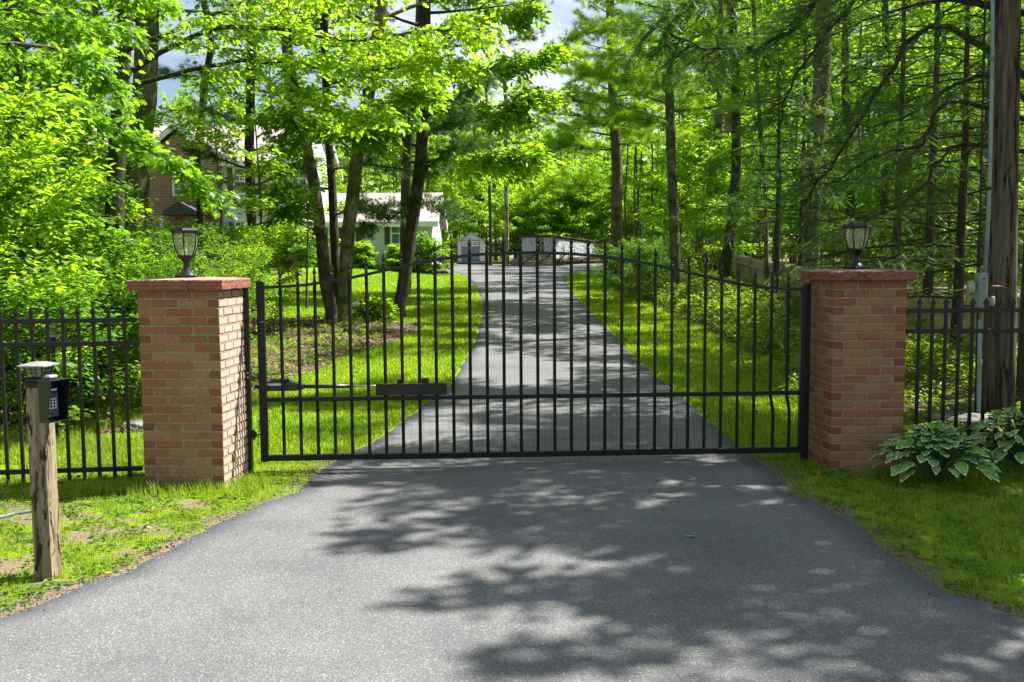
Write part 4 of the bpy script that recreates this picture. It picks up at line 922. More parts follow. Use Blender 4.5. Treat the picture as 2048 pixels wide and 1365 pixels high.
bare([(1014, 505), (1013, 430), (1012, 370), (1011, 300)], 66, 9, 7, 14, 'pale_tree', 'pale pole like trunk between the shed and the coop', 'bark_pale', 8, limbs=14)
bare([(981, 505), (981, 440), (978, 360), (975, 280)], 70, 7, 5, 13, 'slim_tree', 'slim dark trunk just right of the shed', 'bark_dark', 5.5, limbs=18)
bare([(1762, 560), (1768, 400), (1772, 250), (1770, 0)], 30, 16, 12, 16, 'slim_tree', 'slim dark tree in the woods right of the right lantern', 'bark_dark', 6)
bare([(1515, 520), (1517, 350), (1512, 150), (1510, 0)], 47, 12, 9, 16, 'orange_barked_tree', 'tan barked trunk deep behind the wooden fence', 'bark_pale', 8)
bare([(204, 470), (202, 360), (200, 250), (196, 120), (190, 0)], 31, 15, 10, 14, 'slim_tree', 'slim grey tree before the left end of the house', 'bark', 7, 'leaf')
bare([(152, 450), (155, 330), (143, 260), (138, 150), (130, 0)], 24, 11, 8, 13, 'young_tree', 'young curved tree in the thicket before the left house end', 'bark_dark', 5.5, 'leaf')
bare([(30, 560), (32, 400), (34, 240), (30, 100), (20, 0)], 17, 40, 30, 15, 'oak_tree', 'dark trunk half hidden in leaves at the left frame edge', 'bark_dark', 4.5, 'leaf', 3.4, 24, size=.14, per=22)

# the maple whose boughs hang over the upper left
T = [(-8.6, 10.5, 0, .22), (-8.4, 10.4, 2.5, .19), (-8.1, 10.5, 5, .15), (-7.9, 10.6, 8, .1), (-7.8, 10.6, 11, .05)]
O = lambda pts, **k: dict(dict(pts=pts, r=.032, n=20, bl=.7, sp=4, sr=.24, be=-.12, t0=.12), **k)
ex = [O([Vector((-8.3, 10.5, 3.6)), at(60, 190, 11.5), at(200, 252, 12), at(330, 320, 12.3), at(430, 405, 12.6)], n=30, r=.022, sr=.18, bl=.4),
      O([Vector((-8.2, 10.5, 4.2)), at(60, 90, 12), at(150, 120, 12.4), at(235, 170, 12.8)], n=20),
      O([Vector((-8.2, 10.5, 4.6)), at(40, 20, 12.5), at(140, 30, 13), at(250, 60, 13.6)], n=22),
      O([Vector((-8.2, 10.5, 4.8)), at(100, -60, 13), at(220, -40, 14), at(310, 0, 14.6)], n=18),
      O([Vector((-8.3, 10.5, 2.6)), at(20, 380, 12.2), at(120, 440, 12.8), at(225, 480, 13.2)], n=22, bl=.5)]
tree('maple_tree', 'leafy maple out of frame whose boughs fill the upper left corner', 'tree', T, sp(BROAD, z0=2.6, z1=11, limbs=24, R=2.8, az=None), 'leaf', r0, 12, .11, OAK, 'bark', extra=ex, sides=8)
# maple boughs hanging in the upper centre
T = [(-7.2, 17.5, float(G(-7.2, 17.5)), .2), (-7.0, 17.4, 3, .17), (-6.7, 17.4, 6, .14), (-6.4, 17.3, 9, .1), (-6.2, 17.3, 12, .05)]
ex = [O([Vector((-6.8, 17.4, 5)), at(420, 60, 17), at(560, 60, 16.5), at(700, 80, 16), at(850, 60, 15.5), at(960, 60, 15.2)], n=40, r=.05, bl=.9, sr=.3, t0=.1),
      O([Vector((-6.8, 17.4, 5.4)), at(480, 10, 16.5), at(620, -10, 15.5), at(800, -30, 15)], n=32, r=.04, bl=.9, sr=.3),
      O([Vector((-6.8, 17.4, 4.8)), at(440, 130, 17), at(560, 125, 16.5), at(680, 140, 16), at(830, 130, 15.7), at(900, 110, 15.5)], n=40, r=.04, bl=.8, sr=.28),
      O([at(560, 125, 16.5), at(620, 200, 16.3), at(690, 235, 16.1), at(760, 220, 16)], n=22, r=.02, bl=.6, sr=.26, t0=.05),
      O([at(400, 130, 17.2), at(430, 230, 17), at(470, 300, 16.8)], n=6, r=.015, bl=.4, sr=.2)]
tree('maple_tree', 'maple in the left thicket with bright boughs hanging over the top centre', 'tree', T, sp(BROAD, z0=6.6, z1=12, limbs=16, R=2.6), 'leaf_bright', r0, 14, .108, OAK, 'bark_dark', extra=ex, sides=8)
# hickory boughs over the middle, further back
T = [(-3.6, 33, float(G(-3.6, 33)), .2), (-3.5, 33, 5, .17), (-3.1, 33, 8, .13), (-2.9, 33, 12, .08), (-2.8, 33, 15, .04)]
ex = [bx([Vector((-3.4, 33, 6)), at(900, 230, 32), at(980, 235, 31), at(1080, 190, 30)], n=26, r=.06, bl=1.2, sr=.6), bx([Vector((-3.4, 33, 7.2)), at(930, 150, 32), at(1010, 130, 31), at(1100, 105, 30.5)], n=14, r=.05, bl=.9, sr=.45),
      bx([Vector((-3.4, 33, 5)), at(900, 320, 32.5), at(980, 320, 32), at(1060, 300, 31.5)], n=24, r=.05, bl=1.2, sr=.6), bx([Vector((-3.4, 33, 8.4)), at(930, 60, 32), at(1000, 20, 31), at(1060, 20, 31)], n=14, r=.05, bl=.9, sr=.45)]
tree('hickory_tree', 'bright leafy tree arching over the far driveway in the centre', 'tree', T, sp(BROAD, z0=4.4, z1=8, limbs=9, R=3.0, br=5), 'leaf_bright', r0, 30, .22, OVA, 'bark_dark', extra=ex, sides=8)

# big hemlock beside the utility pole
H = lambda pts, **k: dict(dict(pts=pts, r=.045, n=22, bl=.75, sp=5, sr=.2, be=-.35, bc=-.35, t0=.3), **k)
hp = at(2075, 850, 11.2)
T = [(hp.x, 11.2, float(G(hp.x, 11.2)), .24), (hp.x, 11.2, 3, .2), (hp.x+.02, 11.2, 6, .16), (hp.x, 11.2, 9, .08), (hp.x, 11.2, 10.5, .02)]
ex = [H([Vector((hp.x, 11.2, 3.6)), at(1870, 50, 10.9), at(1760, 180, 10.7), at(1690, 290, 10.5), at(1600, 420, 10.3)], n=30, r=.04, t0=.2),
      H([Vector((hp.x, 11.2, 3.2)), at(1900, 200, 11), at(1850, 280, 10.9), at(1760, 310, 10.8), at(1650, 370, 10.6)], n=12, r=.03, t0=.4, sp=3),
      H([Vector((hp.x, 11.2, 4.4)), at(1700, -30, 10.6), at(1590, 60, 10.4), at(1450, 100, 10.2), at(1340, 70, 10)], n=46, r=.04, bl=.7, t0=.25),
      H([Vector((hp.x, 11.2, 4.6)), at(1800, -60, 10.7), at(1660, 60, 10.4), at(1580, 180, 10.2), at(1560, 250, 10)], n=24, r=.03, t0=.25),
      H([Vector((hp.x, 11.2, 2.9)), at(1930, 290, 11), at(1880, 320, 11), at(1820, 400, 10.9), at(1700, 460, 10.8)], n=20, r=.028, t0=.3, sp=3),
      H([Vector((hp.x, 11.2, 4.9)), at(1600, -90, 10.3), at(1420, -20, 10), at(1300, 60, 9.8)], n=36, r=.035, t0=.3),
      H([Vector((hp.x, 11.2, 3.3)), at(1960, 150, 11), at(1800, 240, 12), at(1650, 250, 12.5)], n=22, r=.03, t0=.2, sp=4)]
def hemspec(**k): d = dict(limbs=60, R=3.4, thick=.35, br=8, bl=.3, sp=5, sr=.2, prof=lambda u: 1.05-.85*u, el=lambda u: .1, curl=-.45, bare=.2, bel=-.2, bcurl=-.35, flat=.10, droop=.35); d.update(k); return d
tree('hemlock_tree', 'big hemlock behind the utility pole with long drooping bare limbs', 'hemlock', T, hemspec(z0=4.6, z1=10.4, R=3.5, thick=.5, limbs=66), 'hemlock', r0, 8, .15, HEM, 'bark_dark', extra=ex)
# smaller hemlocks in the woods on the right
for i, (px, Y, Hh, lab) in enumerate(((1855, 16.5, 9, 'young hemlock right behind the right pillar with fine grey green sprays'), (1790, 19, 10, 'hemlock in the woods between the right lantern and the pole'), (1960, 21, 11, 'hemlock in the woods left of the utility pole'),
                                      (1600, 32, 12, 'far hemlock beyond the wooden fence'), (1550, 20.5, 6, 'low feathery hemlock hanging over the wooden fence'), (1915, 13.8, 6.5, 'small hemlock just left of the conduit'))):
    b = at(px, 560, Y); g = float(G(b.x, Y)); T = [(b.x, Y, g, .06+.004*Hh), (b.x+.05, Y, g+Hh*.5, .05), (b.x, Y, g+Hh, .01)]
    tree('hemlock_tree', lab, 'hemlock', T, hemspec(z0=2.2 if px == 1550 else .9, z1=Hh-.3, R=1.3+.14*Hh, limbs=int(7*Hh)), 'hemlock', r0, 5, .2 if Y > 18 else .15, HEM, 'bark_dark', sides=7)

# ------------------------------------------------------------------ prototypes for the woods, copied in loops
def proto(name, H_, spec, leaf, per, size, shape, bark, rad, seed):
    g = np.random.default_rng(seed); x = y = 0; T = []
    for i in range(8): T.append((x, y, H_*i/7, rad*(1-.8*i/7))); x += g.normal(0, .12); y += g.normal(0, .12)
    return tree(name, None, None, T, spec, leaf, g, per, size, shape, bark, sides=7)
P_ = {}
P_['tallA'] = proto('forest_tree', 17, sp(BROAD, z0=3.5, z1=16.5, limbs=34, R=3.8, br=6), 'leaf_far', 20, .24, DIA, 'bark', .17, 1)
P_['tallB'] = proto('forest_tree', 15, sp(BROAD, z0=5.5, z1=14.8, limbs=28, R=3.3, br=6), 'leaf_far', 20, .23, DIA, 'bark_dark', .14, 2)
P_['tallC'] = proto('forest_tree', 18, sp(BROAD, z0=7, z1=17.5, limbs=24, R=3.5, br=6), 'leaf', 19, .22, DIA, 'bark_dark', .15, 3)
P_['slim'] = proto('slender_tree', 15, sp(BROAD, z0=8.5, z1=14.6, limbs=12, R=1.9, br=4), 'leaf_far', 13, .20, DIA, 'bark_dark', .085, 4)
P_['slim2'] = proto('slender_tree', 13, sp(BROAD, z0=6.5, z1=12.6, limbs=12, R=1.6, br=4), 'leaf_far', 13, .19, DIA, 'bark', .075, 5)
P_['pine'] = proto('forest_pine', 18, sp(PINE, z0=5, z1=17.5, limbs=40, R=3.0, br=8, sp=6), 'pine_lit', 6, .3, NDL, 'bark_dark', .16, 6)
P_['under'] = proto('understory_tree', 6.5, sp(BROAD, z0=.8, z1=6.3, limbs=26, R=2.3, br=6, sr=.34), 'leaf_far', 20, .18, DIA, 'bark', .05, 7)
P_['under2'] = proto('understory_tree', 5, sp(BROAD, z0=.5, z1=4.8, limbs=24, R=2.0, br=6, sr=.32), 'leaf_bright', 18, .16, DIA, 'bark', .045, 8)
P_['sap'] = proto('sapling', 4.6, sp(BROAD, z0=.5, z1=4.5, limbs=26, R=1.35, br=6, sr=.22), 'leaf_shrub', 13, .085, OVA, 'bark', .03, 9)
P_['sap2'] = proto('sapling', 3.6, sp(BROAD, z0=.35, z1=3.5, limbs=24, R=1.2, br=6, sr=.2), 'leaf_shrub', 14, .075, OVA, 'twig', .022, 10)
P_['sap3'] = proto('sapling', 3.0, sp(BROAD, z0=.3, z1=2.9, limbs=22, R=1.1, br=6, sr=.2, el=lambda u: .5+.5*u), 'leaf_bright', 13, .08, OVA, 'twig', .02, 12)
P_['bush'] = proto('shrub', 1.6, sp(BROAD, z0=.15, z1=1.5, limbs=22, R=1.0, br=6, sr=.18, el=lambda u: .3+.6*u), 'leaf_shrub', 14, .065, OVA, 'twig', .018, 11)
used = set()
def plant(k, x, y, s, label, group, cat='tree', rot=None, sz=None):
    o = P_[k]
    if k in used: o = copy_tree(o)
    used.add(k)
    o.location = (x, y, float(G(x, y))-.03); o.rotation_euler = (0, 0, R.uniform(0, 6.28) if rot is None else rot); o.scale = (s, s, s*(sz or 1))
    o['label'] = label; o['group'] = group; o['category'] = cat; return o
LOOK = dict(tallA='broad leafy tree', tallB='dark stemmed tree', tallC='high crowned tree', slim='slender dark tree', slim2='slender grey tree', pine='straight pine',
            under='low spreading tree', under2='low bright tree', sap='tall bushy sapling', sap2='loose dark sapling', sap3='upright bright sapling', bush='rounded shrub')
def where(x, y, zones):
    p = 1024+1950*x/y
    for lim, nm in zones:
        if p < lim: return nm
    return zones[-1][1]
Z_R = [(1230, 'left of the double pine trunk'), (1350, 'between double pine and grey pine'), (1450, 'between grey pine and dark leaning tree'), (1560, 'between leaning tree and right pillar'), (1660, 'behind the rough barked tree'), (1830, 'behind the right lantern'), (1960, 'between right pillar and conduit'), (9999, 'behind the utility pole')]
Z_B = [(800, 'behind the white wing of the house'), (905, 'between the house and the shed'), (985, 'behind the shed'), (1040, 'between the shed and the coop'), (1130, 'behind the front of the coop'), (1230, 'behind the coop side'), (9999, 'right of the coop')]
Z_H = [(300, 'behind the left end of the house roof'), (460, 'behind the brick bay of the house'), (600, 'behind the right half of the main roof'), (9999, 'behind the low wing of the house')]
Z_L = [(40, 'at the left frame edge'), (130, 'behind the keypad post'), (240, 'between keypad post and left pillar'), (330, 'behind the left half of the left pillar'), (420, 'behind the left lantern'), (480, 'behind the right edge of the left pillar'), (9999, 'behind the hinge end of the gate')]
Z_D = [(1260, 'by the double pine trunk'), (1400, 'by the grey barked pine'), (9999, 'before the wooden fence')]
def depth(y, t):
    for lim, nm in t:
        if y < lim: return nm
    return t[-1][1]
DR = [(42, 'near the fence'), (58, 'deeper in'), (999, 'far back')]; DB = [(98, 'at wood edge'), (999, 'farther back')]; DL = [(12, 'near the fence'), (14.5, 'farther in'), (99, 'deep in')]
def clear_of(x, y, pts, d): return all((x-a)**2+(y-b)**2 > d*d for a, b in pts)
R.seed(77); placed = []
def fill(kinds, n, box, dmin, label, group, cat='tree', smin=.85, smax=1.2, cond=None, sz=None):
    c = 0; tries = 0
    while c < n and tries < n*40:
        tries += 1; x = R.uniform(box[0], box[1]); y = R.uniform(box[2], box[3])
        if abs(x) > y*.60+2.5 or (cond and not cond(x, y)) or not clear_of(x, y, placed, dmin): continue
        placed.append((x, y)); kk = R.choice(kinds); plant(kk, x, y, R.uniform(smin, smax), (LOOK[kk]+' '+label[1]+' '+where(x, y, label[0])+(' '+depth(y, label[2]) if len(label) > 2 else '')), group, cat, sz=sz); c += 1
px_ = lambda x, y: 1024+1950*x/y
# woods right of the fence
fill(['slim', 'slim2', 'slim'], 74, (7.2, 34, 24, 78), .95, (Z_R, 'in woods', DR), 'slender trees in the right woods')
fill(['tallA', 'tallB', 'tallC', 'pine'], 20, (13, 36, 34, 78), 3.0, (Z_R, 'in woods', DR), 'leafy trees in the right woods')
fill(['under', 'under2', 'under'], 26, (8.2, 34, 24, 80), 2.2, (Z_R, 'in woods', DR), 'understory trees in the right woods')
# behind the shed and the coop
fill(['tallA', 'tallB', 'under', 'slim', 'slim2', 'tallB'], 42, (-8, 26, 82, 125), 2.2, (Z_B, 'in far woods', DB), 'trees behind the shed', smin=.75, smax=.95, cond=lambda x, y: not (880 < px_(x, y) < 1090 and y < 100 and False))
fill(['under', 'under2'], 24, (-7, 24, 81, 92), 1.8, (Z_B, 'edging the woods'), 'low trees behind the shed', smin=.9, smax=1.3)
# behind the house
fill(['tallA', 'tallB', 'pine', 'under'], 22, (-46, -8, 66, 100), 3.2, (Z_H, 'standing'), 'trees behind the house', smin=.78, smax=.95)
# far left woods beside the house
fill(['tallA', 'tallB', 'under', 'tallC'], 14, (-30, -19, 28, 62), 2.6, (Z_L, 'left of the house', [(45, 'nearer'), (99, 'farther')]), 'trees left of the house', cond=lambda x, y: px_(x, y) < 130)
# left thicket behind the iron fence
fill(['sap', 'sap2', 'sap3'], 22, (-11.5, -5.3, 10.2, 17), .8, (Z_L, 'in thicket', DL), 'saplings in the left thicket', 'sapling', .85, 1.15, cond=lambda x, y: px_(x, y)+1950*1.1/y < 250)
fill(['under', 'under2'], 9, (-18, -7, 15, 30), 1.7, (Z_L, 'deep in the thicket', [(21, 'nearer'), (99, 'farther')]), 'understory trees in the left thicket', cond=lambda x, y: px_(x, y)+1950*2.3/y < 240, smin=.9, smax=1.15)
fill(['sap2', 'sap3', 'bush'], 11, (-6.6, -3.4, 10.8, 18), .8, (Z_L, 'kept low', DL), 'low saplings behind the left pillar', 'sapling', .5, .62, cond=lambda x, y: 250 < px_(x, y) < 470 and y > 9.5+ (px_(x,y)-250)*.012)
fill(['bush'], 22, (-9.5, -4.4, 9.6, 16), .6, (Z_L, 'at thicket foot', DL), 'shrubs in the left thicket', 'shrub', .7, 1.2, cond=lambda x, y: px_(x, y) < 470)
fill(['bush', 'sap3'], 5, (-6.6, -4.9, 15, 21), .7, ([(560, 'near the hinge stile'), (610, 'in the leaf litter bed'), (9999, 'left of the trunk clump')], 'growing'), 'shrubs by the trunk clump', 'shrub', .5, .75, cond=lambda x, y: 470 < px_(x, y) < 660)
fill(['bush'], 7, (2.8, 5.0, 29, 42), .8, (Z_D, 'edging the undergrowth', [(35, 'nearer'), (99, 'farther')]), 'shrubs right of the drive', 'shrub', .7, 1.1, cond=lambda x, y: px_(x, y) > 1240)
# shade trees standing out of frame on the right
for i, (x, y, k, s) in enumerate(((8.0, 7.1, 'tallA', .62), (8.2, 9.0, 'tallA', .62), (8.9, 5.1, 'tallB', .62), (8.9, 15.2, 'tallC', .86), (6.9, 9.9, 'tallB', .66), (11.5, 18, 'tallA', .8))):
    plant(k, x, y, s, 'shade tree out of frame on the right, '+('level with the asphalt foreground', 'level with the hostas', 'nearest the camera', 'just past the fence corner', 'farthest along the wooden fence', 'closest to the utility pole')[i], 'shade trees right of the drive')
for k, o in P_.items():
    if k not in used: print('UNUSED proto', k)

# the far wood that closes every view, one mass
g = np.random.default_rng(55); n = 150000; a = g.uniform(-.72, .72, n); d = g.uniform(108, 165, n); x = d*np.sin(a)*1.1; y = d*np.cos(a)
top = 15+2.5*sn(x, y, .13)+1.6*sn(x, y, .37, 2); z = G(x, y)+top*g.random(n)**.85
cl = sn(x, z*1.7+y, .45, 3)+.6*sn(x+y, z*2, 1.1, 1)+.5*g.standard_normal(n); k = cl > -.45; x, y, z = x[k], y[k], z[k]; n = len(x)
D = g.normal(0, 1, (n, 3)); U = np.array([0, -.4, .8])+g.normal(0, .5, (n, 3))
tag(link('far_woods', leaves('far_woods', np.stack([x, y, z], -1), D, U, g.uniform(.4, .8, n), DIA, M['leaf_far'], g)), kind='stuff')
mb = MB()
for i in range(170):
    a_ = R.uniform(-.7, .7); d_ = R.uniform(104, 125); x_, y_ = d_*math.sin(a_), d_*math.cos(a_); mb.tube([(x_, y_, 1), (x_+R.uniform(-.6, .6), y_, 9), (x_+R.uniform(-1, 1), y_, 16)], [.16, .12, .05], 5, cap=False)
tag(mb.build('far_tree_trunks', M['bark_dark']), kind='stuff')
# ------------------------------------------------------------------ undergrowth and weeds (nobody could count them)
def carpet(name, n, box, cond, hfun, size, shape, material, seed, up=.45):
    g = np.random.default_rng(seed); x = g.uniform(box[0], box[1], n); y = g.uniform(box[2], box[3], n); k = cond(x, y); x, y = x[k], y[k]; n = len(x)
    h = hfun(x, y, g); z = G(x, y)+h*g.uniform(.05, 1, n)**.6; az = g.uniform(0, 6.28, n)
    P = np.stack([x, y, z], -1); D = np.stack([np.cos(az), np.sin(az), g.normal(up*.3, .35, n)], -1); U = np.array([0, 0, 1.])+g.normal(0, up, (n, 3))
    return tag(link(name, leaves(name, P, D, U, size*g.uniform(.6, 1.35, n), shape, M[material], g)), kind='stuff')
carpet('undergrowth', 90000, (3.7, 7.2, 12, 46), lambda x, y: (x > 4.1+.3*sn(x, y, .9)) & (sn(x, y, 1.1, 2) > -.75), lambda x, y, g: .18+.55*np.clip(.5+.8*sn(x, y, 1.3, 3), 0, 1)*ss(3.9, 5.0, x)+.12*ss(12, 18, y), .085, OVA, 'weed', 31, .6)
carpet('woodland_plants', 30000, (-12, -2.6, 9.2, 24), lambda x, y: (lawn_mask(x, y) < .5) & (sn(x, y, 1.5, 5)+.3*sn(x, y, 5, 2) > .05), lambda x, y, g: .08+.22*np.clip(sn(x, y, 2, 1), 0, 1), .07, OVA, 'weed', 32)
carpet('fence_side_weeds', 16000, (3.3, 8, 8.6, 14.5), lambda x, y: sn(x, y, 1.4, 6) > -.35, lambda x, y, g: .05+.45*ss(9.6, 13, y)*np.clip(.5+sn(x, y, 1.5, 3), 0, 1), .06, OVA, 'weed', 33)
carpet('verge_weeds', 60000, (-4.2, 5.2, 4.3, 8.4), lambda x, y: ((x < xl(y)-.02) | (x > xr(y)+.02)) & (sn(x, y, 4.5, 7)+.5*sn(x, y, 11, 3) > -.05) & ~((x < 0) & (y > 7.2) & (x > -2.9)), lambda x, y, g: .015+.05*np.clip(sn(x, y, 5, 1), 0, 1), .034, OVA, 'weed', 34, .35)
carpet('lawn_litter', 2600, (-6, 5, 4.3, 24), lambda x, y: (x < xl(y)-.03) | (x > xr(y)+.03), lambda x, y, g: .03+.02*g.random(len(x)), .045, OVA, 'litter', 36, .5)
carpet('leaf_litter', 26000, (-9, -1.9, 9, 24), lambda x, y: (lawn_mask(x, y) < .6), lambda x, y, g: .012+0*x, .055, OVA, 'litter' if 'litter' in M else 'weed', 35, .3)
# ------------------------------------------------------------------ house
hz0 = 1.25; HY = 52.0
def hx(px, Y=HY): return (px-1024)/F*Y
def hz(py, Y=HY, px=600): return at(px, py, Y).z
house = thing('house', 'large white sided house with a brick entrance bay behind the trees', 'house', (hx(400), HY, hz0))
def H_(mb, name, m, parent=None): 
    o = mb.build(name, M[m] if isinstance(m, str) else m, parent or house); 
    if parent is None: o.location = (-house.location.x, -house.location.y, -house.location.z)
    return o
xa, xb = hx(120), hx(616); ze = hz(322); zr = hz(257, HY+4.6)
w_ = MB(); w_.box(((xa+xb)/2, HY+4.6, (ze+hz0-.4)/2), (xb-xa, 9.2, ze-hz0+.4))
for xg in (xa, xb-.2): w_.prism([(xg, HY, ze), (xg, HY+9.2, ze), (xg, HY+4.6, zr-.1)], (.2, 0, 0))
H_(w_, 'wall', 'siding')
def roof(name, x0, x1, y0, y1, ze, zr, ov=.35, t=.16, m='shingle'):
    ym = (y0+y1)/2; s = (zr-ze)/(ym-y0); mb = MB()
    for sg, ya in ((1, y0), (-1, y1)):
        yo = ya-sg*ov; zo = ze-ov*s
        mb.prism([(x0-ov, yo, zo+.02), (x0-ov, ym, zr+.02), (x0-ov, ym, zr+.02+t), (x0-ov, yo, zo+.02+t)], (x1-x0+2*ov, 0, 0))
    o = H_(mb, name, m); f = MB()
    f.box(((x0+x1)/2, y0-ov-.03, ze-ov*s+.02), (x1-x0+2*ov, .06, .24)); f.box(((x0+x1)/2, y0-ov/2, ze-ov*s-.08), (x1-x0+2*ov, ov, .03))
    for xx in (x0-ov-.03, x1+ov+.03):
        for sg, ya in ((1, y0), (-1, y1)):
            yo = ya-sg*ov; zo = ze-ov*s; f.prism([(xx-.025, yo, zo-.12), (xx-.025, ym, zr-.1), (xx-.025, ym, zr+.19), (xx-.025, yo, zo+.19)], (.05, 0, 0))
    ff = H_(f, 'fascia', 'white'); return o
roof('roof', xa, xb, HY, HY+9.2, ze, zr)
# brick bay with its gable
bx0, bx1 = hx(304), hx(452); by = HY-.5; bz = hz(312); pk = hz(266); mb = MB(); mb.box(((bx0+bx1)/2, by+.35, (bz+hz0)/2-.2), (bx1-bx0, .7, bz-hz0+.4))
xm = hx(371); mb.prism([(bx0, by, bz), (bx1, by, bz), (xm, by, pk-.1)], (0, .7, 0)); H_(mb, 'brick_bay', 'hbrick')
tr = MB(); g0 = (bx0-.35, bz-.35); g1 = (bx1+.35, bz-.35); gm = (xm, pk+.18)
for a, b in ((g0, gm), (gm, g1)): tr.prism([(a[0], by-.22, a[1]), (b[0], by-.22, b[1]), (b[0], by-.22, b[1]+.3), (a[0], by-.22, a[1]+.3)], (0, .06, 0))
H_(tr, 'gable_trim', 'white'); gr = MB()
for a, b in ((g0, gm), (gm, g1)): gr.prism([(a[0], by-.2, a[1]+.24), (b[0], by-.2, b[1]+.24), (b[0], by-.2, b[1]+.36), (a[0], by-.2, a[1]+.36)], (0, 3.2, 0))
H_(gr, 'gable_roof', 'shingle')
def window(x0, x1, y0, y1, Y, nx=2, ny=4, shut=None, Yw=None):
    """px extents; Y = wall face"""
    X0, X1 = hx(x0, Y), hx(x1, Y); Z1, Z0 = hz(y0, Y), hz(y1, Y); f = MB(); t = .09
    f.box(((X0+X1)/2, Y-.04, Z1+t/2), (X1-X0+2*t, .1, t)); f.box(((X0+X1)/2, Y-.05, Z0-t/2), (X1-X0+2*t, .13, t))
    for xx in (X0-t/2, X1+t/2): f.box((xx, Y-.04, (Z0+Z1)/2), (t, .1, Z1-Z0))
    f.box(((X0+X1)/2, Y-.035, (Z0+Z1)/2), (X1-X0, .07, .07))
    for i in range(1, nx): f.box((X0+(X1-X0)*i/nx, Y-.03, (Z0+Z1)/2), (.035, .04, Z1-Z0-.01))
    for j in range(1, ny):
        if j*2 != ny: f.box(((X0+X1)/2, Y-.029, Z0+(Z1-Z0)*j/ny), (X1-X0-.01, .036, .03))
    wo = H_(f, 'window', 'white'); g = MB(); g.box(((X0+X1)/2, Y-.006, (Z0+Z1)/2), (X1-X0, .02, Z1-Z0)); pg = g.build('pane', M['glass'], wo)
    for s in (shut or ()):
        s0, s1 = hx(s[0], Y), hx(s[1], Y); m = MB(); m.box(((s0+s1)/2, Y-.03, (Z0+Z1)/2), (s1-s0, .05, Z1-Z0+.1)); nl = 16
        for i in range(nl): m.box(((s0+s1)/2, Y-.058, Z0+(Z1-Z0)*(i+.5)/nl), (s1-s0-.1, .012, (Z1-Z0)/nl*.6))
        H_(m, 'shutter', 'shutter')
window(358, 386, 342, 388, by, 3, 4)
window(234, 252, 338, 386, HY, 2, 4, [(217, 231), (256, 270)]); window(150, 168, 338, 386, HY, 2, 4, [(134, 147), (171, 186)])
window(478, 497, 445, 492, HY, 2, 4, [(463, 475), (501, 513)]); window(578, 600, 432, 470, HY, 3, 4, [(560, 574), (605, 617)])
window(234, 252, 440, 492, HY, 2, 4, [(217, 231), (256, 270)]); window(150, 168, 440, 492, HY, 2, 4, [(134, 147), (171, 186)]); window(478, 497, 338, 386, HY, 2, 4, [(463, 475), (501, 513)])
window(566, 585, 338, 386, HY, 2, 4, [(550, 562), (589, 601)])
# entrance with small dark gabled porch
dx0, dx1 = hx(346), hx(386); dm = MB(); dm.box(((dx0+dx1)/2, by-.04, (hz(450)+hz0)/2), (dx1-dx0, .08, hz(450)-hz0)); H_(dm, 'door_surround', 'white')
dd_ = MB(); dd_.bbox(((dx0+dx1)/2, by-.1, (hz(458)+hz0)/2), (.95, .05, hz(458)-hz0-.06), .01); do = H_(dd_, 'door', 'shutter')
po = MB(); pz = hz(428, by-1.4)
for xx in (hx(330, by-1.3), hx(404, by-1.3)): po.bbox((xx, by-1.3, (pz+hz0)/2), (.2, .2, pz-hz0), .02)
H_(po, 'porch_posts', 'white'); pr = MB(); pxa, pxb = hx(322, by-1.5), hx(412, by-1.5); ptop = hz(402, by-1.5); pmx = (pxa+pxb)/2
pr.prism([(pxa, by-1.6, pz), (pxb, by-1.6, pz), (pmx, by-1.6, ptop)], (0, 1.58, 0)); H_(pr, 'porch_roof', 'dkshingle')
# lower wing
WY = HY-.8; wx0, wx1 = hx(612, WY), hx(866, WY); we = hz(447, WY); wr = hz(394, WY+3.6)
w2 = MB(); w2.box(((wx0+wx1)/2, WY+3.6, (we+hz0-.4)/2), (wx1-wx0, 7.2, we-hz0+.4))
w2.prism([(wx1-.2, WY, we), (wx1-.2, WY+7.2, we), (wx1-.2, WY+3.6, wr-.1)], (.2, 0, 0)); H_(w2, 'wing_wall', 'siding')
roof('wing_roof', wx0+.3, wx1, WY, WY+7.2, we, wr, .3)
window(692, 711, 449, 492, WY, 2, 4, [(680, 690), (714, 727)]); window(787, 815, 449, 488, WY, 2, 2, [(772, 784), (819, 831)]); window(640, 660, 449, 492, WY, 2, 4, [(628, 638), (663, 674)])
found = MB(); found.box(((wx0+wx1)/2, WY-.03, hz0+.0), (wx1-wx0, .04, .5)); H_(found, 'foundation', 'greywood')

# ------------------------------------------------------------------ shed
SY = 77.0; sx0, sx1 = (917-1024)/F*SY, (972-1024)/F*SY; sz0 = at(945, 528, SY).z; se = at(945, 485, SY).z; sp_ = at(945, 466, SY).z; sm = (sx0+sx1)/2
shed = thing('shed', 'small white gabled shed with slate blue double doors at the end of the drive', 'shed', (sm, SY, sz0))
def L(mb, name, m, t=shed): o = mb.build(name, M[m], t); o.location = tuple(-c for c in t.location); return o
mb = MB(); mb.box((sm, SY+1.6, (se+sz0+.2)/2), (sx1-sx0, 3.2, se-sz0-.2)); mb.prism([(sx0, SY, se), (sx1, SY, se), (sm, SY, sp_)], (0, 3.2, 0)); L(mb, 'wall', 'shed_siding')
mb = MB(); ov = .12
for s in (-1, 1):
    xe = sm+s*(sx1-sx0)/2+s*ov; zo = se-ov*(sp_-se)/((sx1-sx0)/2)
    mb.prism([(xe, SY-.12, zo+.01), (sm, SY-.12, sp_+.01), (sm, SY-.12, sp_+.09), (xe, SY-.12, zo+.09)], (0, 3.44, 0))
L(mb, 'roof', 'capgrey'); mb = MB(); mb.box((sm, SY+1.5, sz0+.12), (sx1-sx0+.1, 3.4, .16)); L(mb, 'base', 'bluedoor')
